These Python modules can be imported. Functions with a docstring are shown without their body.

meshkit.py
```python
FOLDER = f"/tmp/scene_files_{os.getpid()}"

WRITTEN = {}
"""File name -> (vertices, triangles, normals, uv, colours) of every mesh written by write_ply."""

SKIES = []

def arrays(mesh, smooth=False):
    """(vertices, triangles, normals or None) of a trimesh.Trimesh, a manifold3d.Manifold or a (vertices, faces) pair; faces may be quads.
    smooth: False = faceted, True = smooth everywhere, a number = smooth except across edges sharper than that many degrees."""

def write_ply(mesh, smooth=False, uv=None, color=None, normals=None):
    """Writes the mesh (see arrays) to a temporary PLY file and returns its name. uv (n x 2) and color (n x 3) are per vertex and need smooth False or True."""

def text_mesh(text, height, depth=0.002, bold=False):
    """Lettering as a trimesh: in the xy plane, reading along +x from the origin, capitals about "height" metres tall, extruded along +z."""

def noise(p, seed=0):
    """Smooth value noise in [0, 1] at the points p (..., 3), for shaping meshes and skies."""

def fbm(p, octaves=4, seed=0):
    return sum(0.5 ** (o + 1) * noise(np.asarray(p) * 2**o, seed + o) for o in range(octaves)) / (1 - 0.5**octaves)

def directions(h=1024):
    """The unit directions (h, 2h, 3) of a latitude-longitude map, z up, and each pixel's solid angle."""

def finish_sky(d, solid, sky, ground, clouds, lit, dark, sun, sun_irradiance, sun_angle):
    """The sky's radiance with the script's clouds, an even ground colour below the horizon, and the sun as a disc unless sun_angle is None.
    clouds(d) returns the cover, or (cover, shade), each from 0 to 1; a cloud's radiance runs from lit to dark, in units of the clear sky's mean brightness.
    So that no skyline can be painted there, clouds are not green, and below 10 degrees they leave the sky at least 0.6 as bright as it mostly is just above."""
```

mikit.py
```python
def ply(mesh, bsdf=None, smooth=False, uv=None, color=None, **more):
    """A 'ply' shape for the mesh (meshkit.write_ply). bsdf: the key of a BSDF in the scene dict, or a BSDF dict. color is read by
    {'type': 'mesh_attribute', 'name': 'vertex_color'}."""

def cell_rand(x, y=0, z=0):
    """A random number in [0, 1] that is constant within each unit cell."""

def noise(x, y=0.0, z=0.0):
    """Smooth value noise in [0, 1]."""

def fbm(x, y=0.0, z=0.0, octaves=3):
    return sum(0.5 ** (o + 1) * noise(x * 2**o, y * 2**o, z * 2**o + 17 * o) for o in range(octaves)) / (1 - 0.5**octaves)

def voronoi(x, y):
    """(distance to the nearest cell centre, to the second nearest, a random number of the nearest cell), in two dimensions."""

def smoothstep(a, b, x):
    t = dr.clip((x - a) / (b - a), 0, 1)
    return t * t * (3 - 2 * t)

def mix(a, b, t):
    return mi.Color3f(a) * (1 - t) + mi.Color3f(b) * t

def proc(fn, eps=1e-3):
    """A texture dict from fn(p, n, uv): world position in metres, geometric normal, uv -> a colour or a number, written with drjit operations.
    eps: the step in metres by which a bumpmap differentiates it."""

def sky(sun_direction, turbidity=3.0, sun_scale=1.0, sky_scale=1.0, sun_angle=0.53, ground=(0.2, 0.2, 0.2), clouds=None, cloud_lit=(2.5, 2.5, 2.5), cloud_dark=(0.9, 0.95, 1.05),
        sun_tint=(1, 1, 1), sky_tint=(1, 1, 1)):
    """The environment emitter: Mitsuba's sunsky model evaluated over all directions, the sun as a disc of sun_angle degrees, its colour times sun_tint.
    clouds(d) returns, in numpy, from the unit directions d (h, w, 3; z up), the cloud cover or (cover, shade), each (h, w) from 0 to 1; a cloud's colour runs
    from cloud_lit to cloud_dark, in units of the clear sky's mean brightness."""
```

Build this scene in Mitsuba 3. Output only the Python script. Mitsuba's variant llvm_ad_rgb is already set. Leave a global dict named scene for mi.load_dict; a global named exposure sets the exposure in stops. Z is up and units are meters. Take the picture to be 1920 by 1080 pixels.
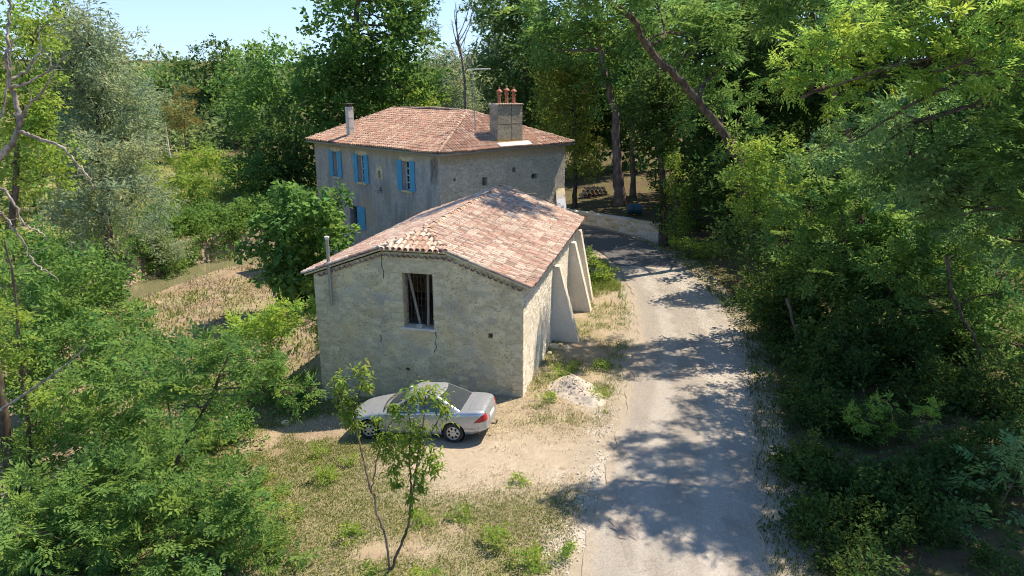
import math, random, numpy as np, trimesh, shapely, mitsuba as mi, mikit, meshkit
import manifold3d as m3
import drjit as dr
from shapely.geometry import Polygon
T4 = mi.ScalarTransform4f
rs = np.random.default_rng(11)
random.seed(11)

# ------------------------------------------------------------------ camera, sky, exposure
PITCH = math.radians(16.0)
EYE = np.array([0.0, 0.0, 10.4])
FWD = np.array([0, math.cos(PITCH), -math.sin(PITCH)])
scene = {'type': 'scene'}
labels = {}
scene['camera'] = {'type': 'perspective', 'fov': math.degrees(2 * math.atan(960 / 1330.0)), 'fov_axis': 'x',
                   'near_clip': 0.1, 'far_clip': 4000.0,
                   'to_world': T4().look_at(origin=EYE.tolist(), target=(EYE + FWD).tolist(), up=[0, 0, 1])}
SUN_AZ, SUN_EL = math.radians(32.0), math.radians(58.0)
scene['daylight'] = mikit.sky([math.cos(SUN_EL) * math.cos(SUN_AZ), math.cos(SUN_EL) * math.sin(SUN_AZ), math.sin(SUN_EL)], turbidity=3)
exposure = 2.55

# ------------------------------------------------------------------ helpers
def numbered(key):
    if key not in scene and key not in used_roots:
        return key
    i = 1
    while f'{key}_{i:03d}' in scene or f'{key}_{i:03d}' in used_roots:
        i += 1
    return f'{key}_{i:03d}'
used_roots = set()
_next = {}
def numbered_fast(key):
    i = _next.get(key, 0)
    _next[key] = i + 1
    return key if i == 0 else f'{key}_{i:03d}'

def thing(name, label=None, cat=None, group=None, kind=None):
    key = numbered_fast(name)
    used_roots.add(key)
    d = {}
    if label: d['label'] = label
    if cat: d['category'] = cat
    if group: d['group'] = group
    if kind: d['kind'] = kind
    if d: labels[key] = d
    return key
def put(parent, name, shape, label=None, kind=None):
    key = numbered_fast((parent + '__' if parent else '') + name)
    scene[key] = shape
    d = {}
    if label: d['label'] = label
    if kind: d['kind'] = kind
    if d: labels[key] = d
    return key
def whole(name, shape, label=None, cat=None, group=None, kind=None):
    key = thing(name, label, cat, group, kind)
    scene[key] = shape
    return key

class MB:
    """collects verts and triangles (and colours)"""
    def __init__(s): s.v, s.f, s.c, s.n = [], [], [], 0
    def add(s, v, f, c=None):
        v = np.asarray(v, float); f = np.asarray(f, int)
        if f.shape[1] == 4: f = np.vstack([f[:, [0, 1, 2]], f[:, [0, 2, 3]]])
        s.v.append(v); s.f.append(f + s.n); s.n += len(v)
        if c is not None:
            c = np.asarray(c, float)
            s.c.append(np.broadcast_to(c, (len(v), 3)) if c.ndim == 1 else c)
        return s
    def mesh(s, m, c=None): return s.add(m.vertices, m.faces, c)
    def tri(s): return trimesh.Trimesh(np.vstack(s.v), np.vstack(s.f), process=False)
    def ply(s, bsdf, smooth=False):
        return mikit.ply((np.vstack(s.v), np.vstack(s.f)), bsdf, smooth=smooth, color=np.vstack(s.c) if s.c else None)

def frame_box(o, ax, ay, az, x0, x1, y0, y1, z0, z1, bevel=0.0):
    """box in a local frame; returns trimesh"""
    e = np.array([x1 - x0, y1 - y0, z1 - z0])
    if bevel > 0:
        b = min(bevel, e.min() * .45)
        m = m3.Manifold.hull_points(np.array([[sx * (e[0] / 2 - (b if k != 0 else 0)), sy * (e[1] / 2 - (b if k != 1 else 0)), sz * (e[2] / 2 - (b if k != 2 else 0))]
                                    for sx in (-1, 1) for sy in (-1, 1) for sz in (-1, 1) for k in range(3)]))
        mm = m.to_mesh(); t = trimesh.Trimesh(mm.vert_properties[:, :3], mm.tri_verts, process=False)
    else:
        t = trimesh.creation.box(e)
    v = t.vertices + [(x0 + x1) / 2, (y0 + y1) / 2, (z0 + z1) / 2]
    t.vertices = np.asarray(o) + v[:, :1] * ax + v[:, 1:2] * ay + v[:, 2:] * az
    if np.dot(np.cross(ax, ay), az) < 0: t.faces = t.faces[:, ::-1]
    return t
X3, Y3, Z3 = np.eye(3)

def tube(points, radii, sides=7, jitter=0.0, seed=0):
    p = np.asarray(points, float)
    r = np.broadcast_to(radii, (len(p),)).astype(float)
    t = np.gradient(p, axis=0); t /= np.linalg.norm(t, axis=1, keepdims=True) + 1e-12
    a = np.cross(t, np.where(np.abs(t[:, 2:]) < .9, [0, 0, 1.], [1., 0, 0])); a /= np.linalg.norm(a, axis=1, keepdims=True) + 1e-12
    for i in range(1, len(a)):                      # keep the frame from flipping
        a[i] = a[i - 1] - t[i] * np.dot(a[i - 1], t[i]); a[i] /= np.linalg.norm(a[i]) + 1e-12
    b = np.cross(t, a)
    ang = np.arange(sides) * 2 * np.pi / sides
    rr = r[:, None] * np.ones(sides)
    if jitter: rr = rr * (1 + jitter * (np.random.default_rng(seed).random(rr.shape) - .5))
    v = p[:, None] + rr[..., None] * (np.cos(ang)[None, :, None] * a[:, None] + np.sin(ang)[None, :, None] * b[:, None])
    i, j = np.meshgrid(np.arange(len(p) - 1), np.arange(sides), indexing='ij')
    q = np.stack([i * sides + j, i * sides + (j + 1) % sides, (i + 1) * sides + (j + 1) % sides, (i + 1) * sides + j], -1).reshape(-1, 4)
    f = np.vstack([q[:, [0, 1, 2]], q[:, [0, 2, 3]]])
    n0 = len(p) * sides
    v = np.vstack([v.reshape(-1, 3), p[:1], p[-1:]])
    k = np.arange(sides)
    f = np.vstack([f, np.stack([np.full(sides, n0), (k + 1) % sides, k], 1), np.stack([np.full(sides, n0 + 1), (len(p) - 1) * sides + k, (len(p) - 1) * sides + (k + 1) % sides], 1)])
    return v, f
def smooth_path(pts, per=5):
    """Catmull-Rom through the points"""
    p = np.asarray(pts, float)
    p = np.vstack([2 * p[0] - p[1], p, 2 * p[-1] - p[-2]])
    out = []
    for i in range(1, len(p) - 2):
        t = np.linspace(0, 1, per, endpoint=False)[:, None]
        out.append(.5 * (2 * p[i] + (p[i + 1] - p[i - 1]) * t + (2 * p[i - 1] - 5 * p[i] + 4 * p[i + 1] - p[i + 2]) * t**2 + (3 * p[i] - p[i - 1] - 3 * p[i + 1] + p[i + 2]) * t**3))
    return np.vstack(out + [p[-2:-1]])
def lathe(profile, sides=20):
    pr = np.asarray(profile, float); a = np.arange(sides) * 2 * np.pi / sides
    v = np.stack([pr[:, :1] * np.cos(a), pr[:, :1] * np.sin(a), np.repeat(pr[:, 1:], sides, 1)], -1).reshape(-1, 3)
    i, j = np.meshgrid(np.arange(len(pr) - 1), np.arange(sides), indexing='ij')
    q = np.stack([i * sides + j, i * sides + (j + 1) % sides, (i + 1) * sides + (j + 1) % sides, (i + 1) * sides + j], -1).reshape(-1, 4)
    return v, np.vstack([q[:, [0, 1, 2]], q[:, [0, 2, 3]]])
def ss(a, b, x):
    t = np.clip((np.asarray(x, float) - a) / (b - a), 0, 1); return t * t * (3 - 2 * t)
def nz(x, y, f=1.0, seed=0, oct=4):
    x, y = np.broadcast_arrays(np.asarray(x, float), np.asarray(y, float))
    return meshkit.fbm(np.stack([x * f, y * f, np.zeros_like(x) + .37], -1), oct, seed)
def pl_dist(x, y, pts):
    """distance and signed side to a polyline"""
    p = np.asarray(pts, float); best = np.full(np.shape(x), 1e9); side = np.zeros(np.shape(x))
    for a, b in zip(p[:-1], p[1:]):
        d = b - a; t = np.clip(((x - a[0]) * d[0] + (y - a[1]) * d[1]) / (d @ d), 0, 1)
        px, py = x - a[0] - t * d[0], y - a[1] - t * d[1]; D = np.hypot(px, py)
        s = np.sign(d[0] * (y - a[1]) - d[1] * (x - a[0]))
        side = np.where(D < best, s, side); best = np.minimum(best, D)
    return best, side

# ------------------------------------------------------------------ materials
def rgb(*c): return {'type': 'rgb', 'value': list(c)}
def bs(key, d):
    scene[key] = d
    return key
VC = {'type': 'mesh_attribute', 'name': 'vertex_color'}
mix, fbm, noise, voronoi, sst = mikit.mix, mikit.fbm, mikit.noise, mikit.voronoi, mikit.smoothstep
def wall_uv(p, n):
    """along-wall coordinate and height, for any upright face"""
    return mi.Float(p.x * (-n.y) + p.y * n.x), p.z
def C(*v): return mi.Color3f(*v)

def f_barn(p, n, uv):
    u, z = wall_uv(p, n)
    big, mid, fine = fbm(u * .7, z * .7, 3.1), fbm(u * 3.1, z * 3.6, 1.7), fbm(u * 14, z * 17, 5.0)
    d1, d2, r = voronoi(u * 3.2, z * 4.6)
    c = mix((.56, .475, .285), (.69, .605, .40), sst(.25, .75, mid))
    c = mix(c, (.36, .33, .27), sst(.5, .72, big) * .6)
    c = c * (0.86 + .28 * r)
    c = mix(c, (.20, .175, .13), sst(.06, .0, d2 - d1) * .22)
    pit = fbm(u * 22, z * 34, 8.0)
    c = mix(c, (.16, .14, .105), sst(.60, .76, pit) * .5)
    c = mix(c, (.16, .14, .11), sst(.66, .82, fine) * .55)
    c = mix(c, (.42, .40, .34), sst(.5, .7, fbm(u * 1.3, z * 2.2, 6.6)) * .5)
    c = mix(c, (.62, .47, .24), sst(.55, .7, fbm(u * 1.9, z * 1.5, 12.3)) * .4)
    return c
def f_lit_wall(p, n, uv):  # lighter copy of the barn wall, with extra light put into its colour
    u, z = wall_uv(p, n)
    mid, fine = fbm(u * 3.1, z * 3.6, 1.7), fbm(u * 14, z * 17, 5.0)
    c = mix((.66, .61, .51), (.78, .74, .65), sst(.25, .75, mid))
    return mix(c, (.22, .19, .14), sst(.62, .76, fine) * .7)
def f_barn_b(p, n, uv):
    u, z = wall_uv(p, n)
    d1, d2, r = voronoi(u * 3.2, z * 4.6)
    return sst(0, .2, d2 - d1) * .2 + fbm(u * 9, z * 13, 2.0, octaves=4) * 1.8
def f_render(p, n, uv):
    u, z = wall_uv(p, n)
    big, streak, fine = fbm(u * .55, z * .5, 9.1), fbm(u * 2.6, z * .5, 4.4), fbm(u * 8, z * 8, 2.2)
    c = mix((.33, .34, .34), (.42, .425, .415), sst(.3, .7, fine))
    c = mix(c, (.23, .24, .25), sst(.42, .68, streak) * .8)
    c = mix(c, (.40, .33, .22), sst(.5, .75, big) * .5)
    c = mix(c, (.40, .34, .22), sst(5.7, 6.3, z + (streak - .5) * 1.2) * .7)
    return c
def f_rubble(p, n, uv):
    u, z = wall_uv(p, n)
    d1, d2, r = voronoi(u * 2.4, z * 4.4)
    big, fine = fbm(u * .5, z * .6, 1.1), fbm(u * 9, z * 10, 2.7)
    c = mix((.42, .405, .36), (.55, .525, .46), r)
    c = mix(c, (.37, .365, .345), sst(.45, .7, big) * .6)
    c = mix(c, (.15, .14, .12), sst(.10, .02, d2 - d1) * .45)
    c = mix(c, (.19, .17, .14), sst(.62, .78, fine) * .7)
    c = mix(c, (.36, .28, .16), sst(5.7, 6.2, z + (fine - .5) * .8) * .6)
    return c
def f_rubble_b(p, n, uv):
    u, z = wall_uv(p, n)
    d1, d2, r = voronoi(u * 2.4, z * 4.4)
    return sst(0, .25, d2 - d1) * 1.0 + fbm(u * 9, z * 11, 2.0, octaves=3) * .8
def f_stone(p, n, uv):
    a, b = fbm(p.x * 5, p.y * 5, p.z * 6), fbm(p.x * 23, p.y * 23, p.z * 25)
    c = mix((.50, .425, .27), (.64, .56, .385), sst(.3, .7, a))
    return mix(c, (.19, .17, .13), sst(.6, .8, b) * .6)
def f_cement(p, n, uv):
    a, b = fbm(p.x * 1.5, p.y * 1.5, p.z * .8), fbm(p.x * 12, p.y * 12, p.z * 12)
    return mix((.56, .525, .455), (.66, .62, .545), sst(.25, .75, a)) * (.88 + .24 * b)
def f_chim(p, n, uv):
    a, b = fbm(p.x * 9, p.y * 9, p.z * 9), fbm(p.x * 2.0, p.y * 2.0, p.z * 2.5)
    c = mix((.25, .225, .18), (.37, .335, .265), sst(.3, .7, a))
    c = mix(c, (.16, .15, .14), sst(.5, .72, b) * .5)
    return mix(c, (.34, .23, .05), sst(7.25, 6.95, p.z + (a - .5) * .5) * sst(.4, .55, b))
def f_old_road(p, n, uv):
    a, b, g = fbm(p.x * .35, p.y * .12, 1.0), fbm(p.x * 2.2, p.y * 1.4, 3.0), noise(p.x * 42, p.y * 42)
    c = mix((.265, .25, .225), (.335, .32, .29), sst(.3, .7, a))
    c = mix(c, (.235, .22, .20), sst(.5, .7, b) * .55)
    t = dr.abs(dr.abs(uv.x - .5) * 4.2 - .85)
    c = mix(c, (.36, .345, .315), sst(.42, .1, t + (b - .5) * .5) * .55)
    c = mix(c, (.33, .29, .23), sst(.40, .5, dr.abs(uv.x - .5) + (b - .5) * .12) * .8)
    d1, d2, r = voronoi(p.x * .9 + 3.3, p.y * .55)
    c = mix(c, (.2, .19, .17), sst(.012, .0, d2 - d1) * sst(.45, .6, b) * .8)
    return c * (.80 + .4 * g)
def f_new_road(p, n, uv):
    a, g = fbm(p.x * .8, p.y * .5, 1.0), noise(p.x * 60, p.y * 60)
    return mix((.055, .057, .064), (.085, .087, .095), sst(.3, .7, a)) * (.8 + .4 * g)
def f_bark(p, n, uv):
    a, b = fbm(p.x * 7, p.y * 7, p.z * 2.2), fbm(p.x * 30, p.y * 30, p.z * 7)
    c = mix((.075, .06, .047), (.16, .13, .105), sst(.3, .7, a))
    return c * (.7 + .6 * b)
def f_pinkbark(p, n, uv):
    a, b = fbm(p.x * 5, p.y * 5, p.z * 2), fbm(p.x * 25, p.y * 25, p.z * 8)
    return mix((.17, .125, .10), (.29, .225, .19), sst(.3, .7, a)) * (.7 + .6 * b)
def f_dead(p, n, uv):
    a, b = fbm(p.x * 9, p.y * 9, p.z * 4), fbm(p.x * 3, p.y * 3, p.z * 3)
    return mix((.20, .17, .145), (.40, .36, .32), sst(.3, .7, a)) * (.6 + .7 * b)
def f_tile(p, n, uv):
    a, b = fbm(p.x * 13, p.y * 13, p.z * 13), fbm(p.x * 1.1, p.y * 1.1, p.z)
    return sst(.56, .74, a) * .6 + sst(.6, .75, b) * .2
def f_patch(p, n, uv):
    return fbm(p.x * 11, p.y * 11, p.z * 11, octaves=4) * .55
def f_blue(p, n, uv):
    u, z = wall_uv(p, n)
    a = fbm(u * 12, z * 2.0, 1.0)
    g = sst(.06, .0, dr.abs(u * 8.5 - dr.round(u * 8.5)))
    return mix((.085, .33, .56), (.13, .42, .64), a) * (1 - .35 * g)
def f_wood(p, n, uv):
    return mix((.17, .15, .125), (.27, .245, .21), fbm(p.x * 20, p.y * 20, p.z * 2))
def f_metal(p, n, uv):
    return mix((.30, .30, .30), (.42, .42, .42), fbm(p.x * 12, p.y * 12, p.z * 3))

def dif(key, fn, bump=None, scale=.01, rough=None, eps=.004):
    d = {'type': 'diffuse', 'reflectance': mikit.proc(fn)} if rough is None else {'type': 'principled', 'base_color': mikit.proc(fn), 'roughness': rough, 'specular': .35}
    if bump: d = {'type': 'bumpmap', 'arbitrary': mikit.proc(bump, eps=eps), 'scale': scale, 'bsdf': d}
    return bs(key, {'type': 'twosided', 'b': d})
dif('m_barn', f_barn, f_barn_b, .02)
dif('m_lit_wall', f_lit_wall, f_barn_b, .03)
dif('m_render', f_render, f_patch, .02)
dif('m_rubble', f_rubble, f_rubble_b, .025)
dif('m_stone', f_stone, f_patch, .03)
dif('m_cement', f_cement)
dif('m_chimney', f_chim, f_patch, .04)
dif('m_old_road', f_old_road)
dif('m_new_road', f_new_road, rough=.5)
dif('m_bark', f_bark)
dif('m_pinkbark', f_pinkbark)
dif('m_dead', f_dead)
dif('m_blue', f_blue)
dif('m_wood', f_wood)
dif('m_metal', f_metal, rough=.4)
def plain(key, c, rough=.6, **k): return bs(key, {'type': 'twosided', 'b': {'type': 'principled', 'base_color': rgb(*c), 'roughness': rough, **k}})
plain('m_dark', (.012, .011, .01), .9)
plain('m_white', (.62, .62, .60), .5)
plain('m_zinc', (.33, .35, .38), .35, metallic=.7)
plain('m_flash', (.62, .65, .70), .35, metallic=.3)
plain('m_terracotta', (.36, .13, .075), .7)
plain('m_iron', (.07, .055, .045), .7)
plain('m_rubber', (.018, .018, .018), .7)
plain('m_pane', (.03, .035, .04), .08)
plain('m_tarp', (.03, .09, .12), .5)
plain('m_paper', (.5, .45, .38), .8)
bs('m_tile', {'type': 'twosided', 'b': {'type': 'blendbsdf', 'weight': mikit.proc(f_tile), 'a': {'type': 'diffuse', 'reflectance': VC}, 'b': {'type': 'diffuse', 'reflectance': rgb(.16, .125, .10)}}})
bs('m_ground', {'type': 'twosided', 'b': {'type': 'blendbsdf', 'weight': mikit.proc(f_patch), 'a': {'type': 'diffuse', 'reflectance': VC}, 'b': {'type': 'diffuse', 'reflectance': rgb(.20, .165, .11)}}})
bs('m_vc', {'type': 'twosided', 'b': {'type': 'diffuse', 'reflectance': VC}})
bs('m_leaf', {'type': 'principledthin', 'base_color': VC, 'roughness': .36, 'diff_trans': 1.1, 'eta': 1.5})
bs('m_grass', {'type': 'principledthin', 'base_color': VC, 'roughness': .6, 'diff_trans': .7, 'eta': 1.3})
bs('m_water', {'type': 'principled', 'base_color': rgb(.13, .13, .075), 'roughness': .08, 'specular': .5})
# the car
plain('m_paint', (.38, .41, .45), .28, metallic=.55, clearcoat=1.0, clearcoat_gloss=.95)
plain('m_carglass', (.035, .045, .055), .06, specular=1.0)
plain('m_rim', (.50, .48, .45), .35, metallic=.6)
plain('m_red', (.35, .012, .02), .15, clearcoat=1.0)
plain('m_lamp', (.6, .62, .64), .15)
plain('m_trim', (.03, .03, .032), .5)
# ------------------------------------------------------------------ the lie of the land
FR = np.array([0.37, 22.55, 0.0])                       # barn, front right corner
BU, BS = np.array([-0.9737, 0.2278, 0]), np.array([0.2278, 0.9737, 0])
def B(u, s, z): return FR + np.multiply.outer(u, BU) + np.multiply.outer(s, BS) + np.multiply.outer(z, Z3)
HC = np.array([-4.19, 41.36, 0.0])                      # house, near corner
HL, HR = np.array([-0.7025, 0.7117, 0]), np.array([0.7117, 0.7025, 0])
ROAD = np.array([(2.3, -20), (2.7, 0), (3.2, 8), (3.64, 13.3), (4.6, 17.0), (5.55, 20.5), (6.7, 24.7), (7.7, 29), (8.15, 33), (8.3, 37), (8.25, 40.4), (7.7, 44.6), (6.6, 48.6), (4.4, 52.0), (1.4, 55.2), (-4, 60.2), (-16, 71.5)])
WIDTH = np.array([2.05, 2.05, 2.05, 2.05, 2.05, 2.1, 2.2, 2.25, 2.2, 2.05, 1.95, 2.0, 2.1, 1.95, 1.9, 1.9, 1.9])
STREAM = np.array([(-32, 24), (-28.5, 34), (-25.6, 42.5), (-24.4, 47), (-23.4, 51), (-20.5, 54.2), (-16, 57.2), (-11, 60.5), (-7.6, 65), (-5, 75), (-3, 95)])
WATER = -2.62
def terrain(x, y):
    x, y = np.asarray(x, float), np.asarray(y, float)
    u = -(x - .37) * .9737 + (y - 22.55) * .2278
    u = u - 1.2 * ss(24, 16, y)
    z = -.85 * ss(1.2, 8.2, u) - .65 * ss(8, 14, u) - .85 * ss(12.5, 18, u)
    d, side = pl_dist(x, y, STREAM)
    far = side > 0
    z = np.where(far, -.9 + .055 * np.minimum(d, 60) + .012 * np.maximum(d - 60, 0), z)
    bank = np.where(far, ss(.9, 2.2, d), ss(.8, 3.0, d))
    z = np.where(d < 12, (-2.95) * (1 - bank) + z * bank, z)
    rd, rside = pl_dist(x, y, ROAD)
    z = z * (1 - ss(7, 3, rd))
    right = rside < 0
    z = z + np.where(right & (y < 46), .06 * np.clip(rd - 3.2, 0, 25), 0)
    z = z + np.where(right & (y >= 46), -.9 * ss(2.6, 3.6, rd) * ss(8, 4.5, rd) * ss(12.5, 10, x), 0)
    rough = .10 * (nz(x, y, .55, 3) - .5) + .05 * (nz(x, y, 2.2, 4) - .5)
    z = z + rough * ss(2.3, 3.4, rd) - .03 * ss(2.6, 2.0, rd)
    z = z + .02 * np.maximum(np.hypot(x, y - 40) - 140, 0) * (.6 + .8 * nz(x, y, .02, 8))
    return z
def tz(x, y): return float(terrain(np.array([x]), np.array([y]))[0])
def axis(*segs):
    out = [np.arange(a, b, st) for a, b, st in segs]
    return np.concatenate(out + [[segs[-1][1]]])
gx = axis((-1500, -300, 100), (-300, -80, 11), (-80, -34, 1.6), (-34, -18, .5), (-18, 13, .2), (13, 30, 1.0), (30, 90, 6), (90, 300, 30), (300, 1500, 150))
gy = axis((-60, 0, 6), (0, 10, 1.0), (10, 34, .2), (34, 62, .45), (62, 110, 1.8), (110, 300, 12), (300, 1900, 100))
GX, GY = np.meshgrid(gx, gy)
GZ = terrain(GX, GY)
def ground_mask(x, y):
    """greenness, bare-earth and gravel amounts of the ground"""
    rd, rside = pl_dist(x, y, ROAD)
    g = nz(x, y, .42, 21) * .62 + nz(x, y, 1.5, 22) * .38
    u = -(x - .37) * .9737 + (y - 22.55) * .2278
    green = ss(.44, .57, g + .10 * ss(17.5, 13.0, y) * ss(2.0, -1, x) + .05 * ss(-2.5, -5, x) - .04 * ss(19.5, 21, y))
    d, side = pl_dist(x, y, STREAM)
    far = (side > 0)
    green = green * (1 - .9 * ss(2.4, .8, np.abs(y - 18.2 - .08 * x)) * ss(-4.5, -1.0, x))
    green = np.where(far, ss(.36, .5, g) * .9, green)
    right = (rside < 0)
    green = np.where(right, np.maximum(green, .5), green)
    bare = ss(.50, .62, nz(x, y, .6, 31))
    gravel = ss(3.6, 2.2, rd + .9 * (nz(x, y, .9, 33) - .5)) 
    white = ss(.56, .64, nz(x, y, 1.1, 37)) * ss(1.1, .5, np.abs(rd - 2.75)) * ss(24, 20, y)
    return green, bare, gravel, white, far, right, d, u
gm = ground_mask(GX, GY)
def col(*c): return np.array(c)
def lerp(a, b, t): return a * (1 - t[..., None]) + b * t[..., None]
def ground_colour(x, y, m):
    green, bare, gravel, white, far, right, d, u = m
    v1, v2 = nz(x, y, 2.6, 41), nz(x, y, 7.0, 42)
    c = lerp(np.broadcast_to(col(.345, .295, .22), x.shape + (3,)), col(.30, .235, .175), bare)
    c = lerp(c, col(.375, .325, .225), ss(.5, .68, v1) * .7)
    c = lerp(c, col(.175, .185, .075), green * .6)
    c = lerp(c, col(.255, .19, .14), ss(8, 11, u) * (~far) * ss(.40, .55, nz(x, y, .9, 44)) * .85)
    pale = ss(2.6, .6, np.abs(y - 18.2 - .08 * x) + 1.2 * (nz(x, y, .7, 47) - .5)) * ss(-4.5, -1.0, x) * (~right)
    c = lerp(c, col(.40, .355, .29), pale * .8)
    c = lerp(c, col(.335, .31, .265), gravel * .85)
    c = lerp(c, col(.52, .50, .46), white * .6)
    c = np.where(far[..., None], lerp(np.broadcast_to(col(.33, .30, .15), x.shape + (3,)), col(.185, .225, .075), green), c)
    c = lerp(c, col(.36, .30, .215), ss(3.4, 1.8, d))
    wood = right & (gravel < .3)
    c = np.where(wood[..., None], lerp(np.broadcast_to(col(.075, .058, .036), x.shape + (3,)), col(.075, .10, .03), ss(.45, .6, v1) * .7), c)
    return c * (.78 + .44 * v2)[..., None]
gc = ground_colour(GX, GY, gm)
ny, nx = GX.shape
jj, ii = np.meshgrid(np.arange(ny - 1), np.arange(nx - 1), indexing='ij')
gf = np.stack([jj * nx + ii, jj * nx + ii + 1, (jj + 1) * nx + ii + 1, (jj + 1) * nx + ii], -1).reshape(-1, 4)
gV = np.stack([GX, GY, GZ], -1).reshape(-1, 3)
whole('ground', mikit.ply((gV, gf), 'm_ground', smooth=True, color=gc.reshape(-1, 3)), 'dry grassy yard, stream banks and valley floor round the two stone buildings', kind='structure')

# road sheets
def ribbon(path, width, y0, y1, z, bsdf, wob, seed, slant=0.0):
    p = smooth_path(np.c_[path, np.zeros(len(path))], 14)[:, :2]
    w = np.interp(np.linspace(0, len(path) - 1, len(p)), np.arange(len(path)), width)
    t = np.gradient(p, axis=0); t /= np.linalg.norm(t, axis=1, keepdims=True)
    n = np.stack([-t[:, 1], t[:, 0]], 1)
    k = (p[:, 1] >= y0) & (p[:, 1] <= y1) if y1 is not None else np.arange(len(p)) >= y0
    p, w, n, t = p[k], w[k], n[k], t[k]
    cols = np.linspace(-1, 1, 13)
    rows = []
    for q, ww, nn, tt in zip(p, w, n, t):
        e = ww + wob * (nz(q[0] * np.ones(13) + cols * 3, q[1] * np.ones(13), 1.6, seed) - .5) * np.abs(cols)
        rows.append(np.c_[q + nn * (cols * e)[:, None] + tt * (slant * cols)[:, None], np.full(13, z) + .03 * (1 - cols**2)])
    v = np.vstack(rows); m = len(p)
    a, b = np.meshgrid(np.arange(m - 1), np.arange(12), indexing='ij')
    f = np.stack([a * 13 + b + 1, a * 13 + b, (a + 1) * 13 + b, (a + 1) * 13 + b + 1], -1).reshape(-1, 4)
    uv = np.stack(np.meshgrid(np.linspace(0, 1, 13), np.arange(m) * .25), -1).reshape(-1, 2)
    return mikit.ply((v, f), bsdf, smooth=True, uv=uv)
whole('road', ribbon(ROAD, WIDTH, -15, 41.5, .0, 'm_old_road', .8, 51), 'pale worn tarmac lane running past the barn', kind='structure')
p_all = smooth_path(np.c_[ROAD, np.zeros(len(ROAD))], 14)[:, :2]
i0 = int(np.argmax(p_all[:, 1] > 40.4))
whole('road_bridge_surface', ribbon(ROAD, WIDTH - .05, i0, None, .012, 'm_new_road', .15, 52, .55), 'dark new tarmac on the bend over the bridge', kind='structure')
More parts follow.
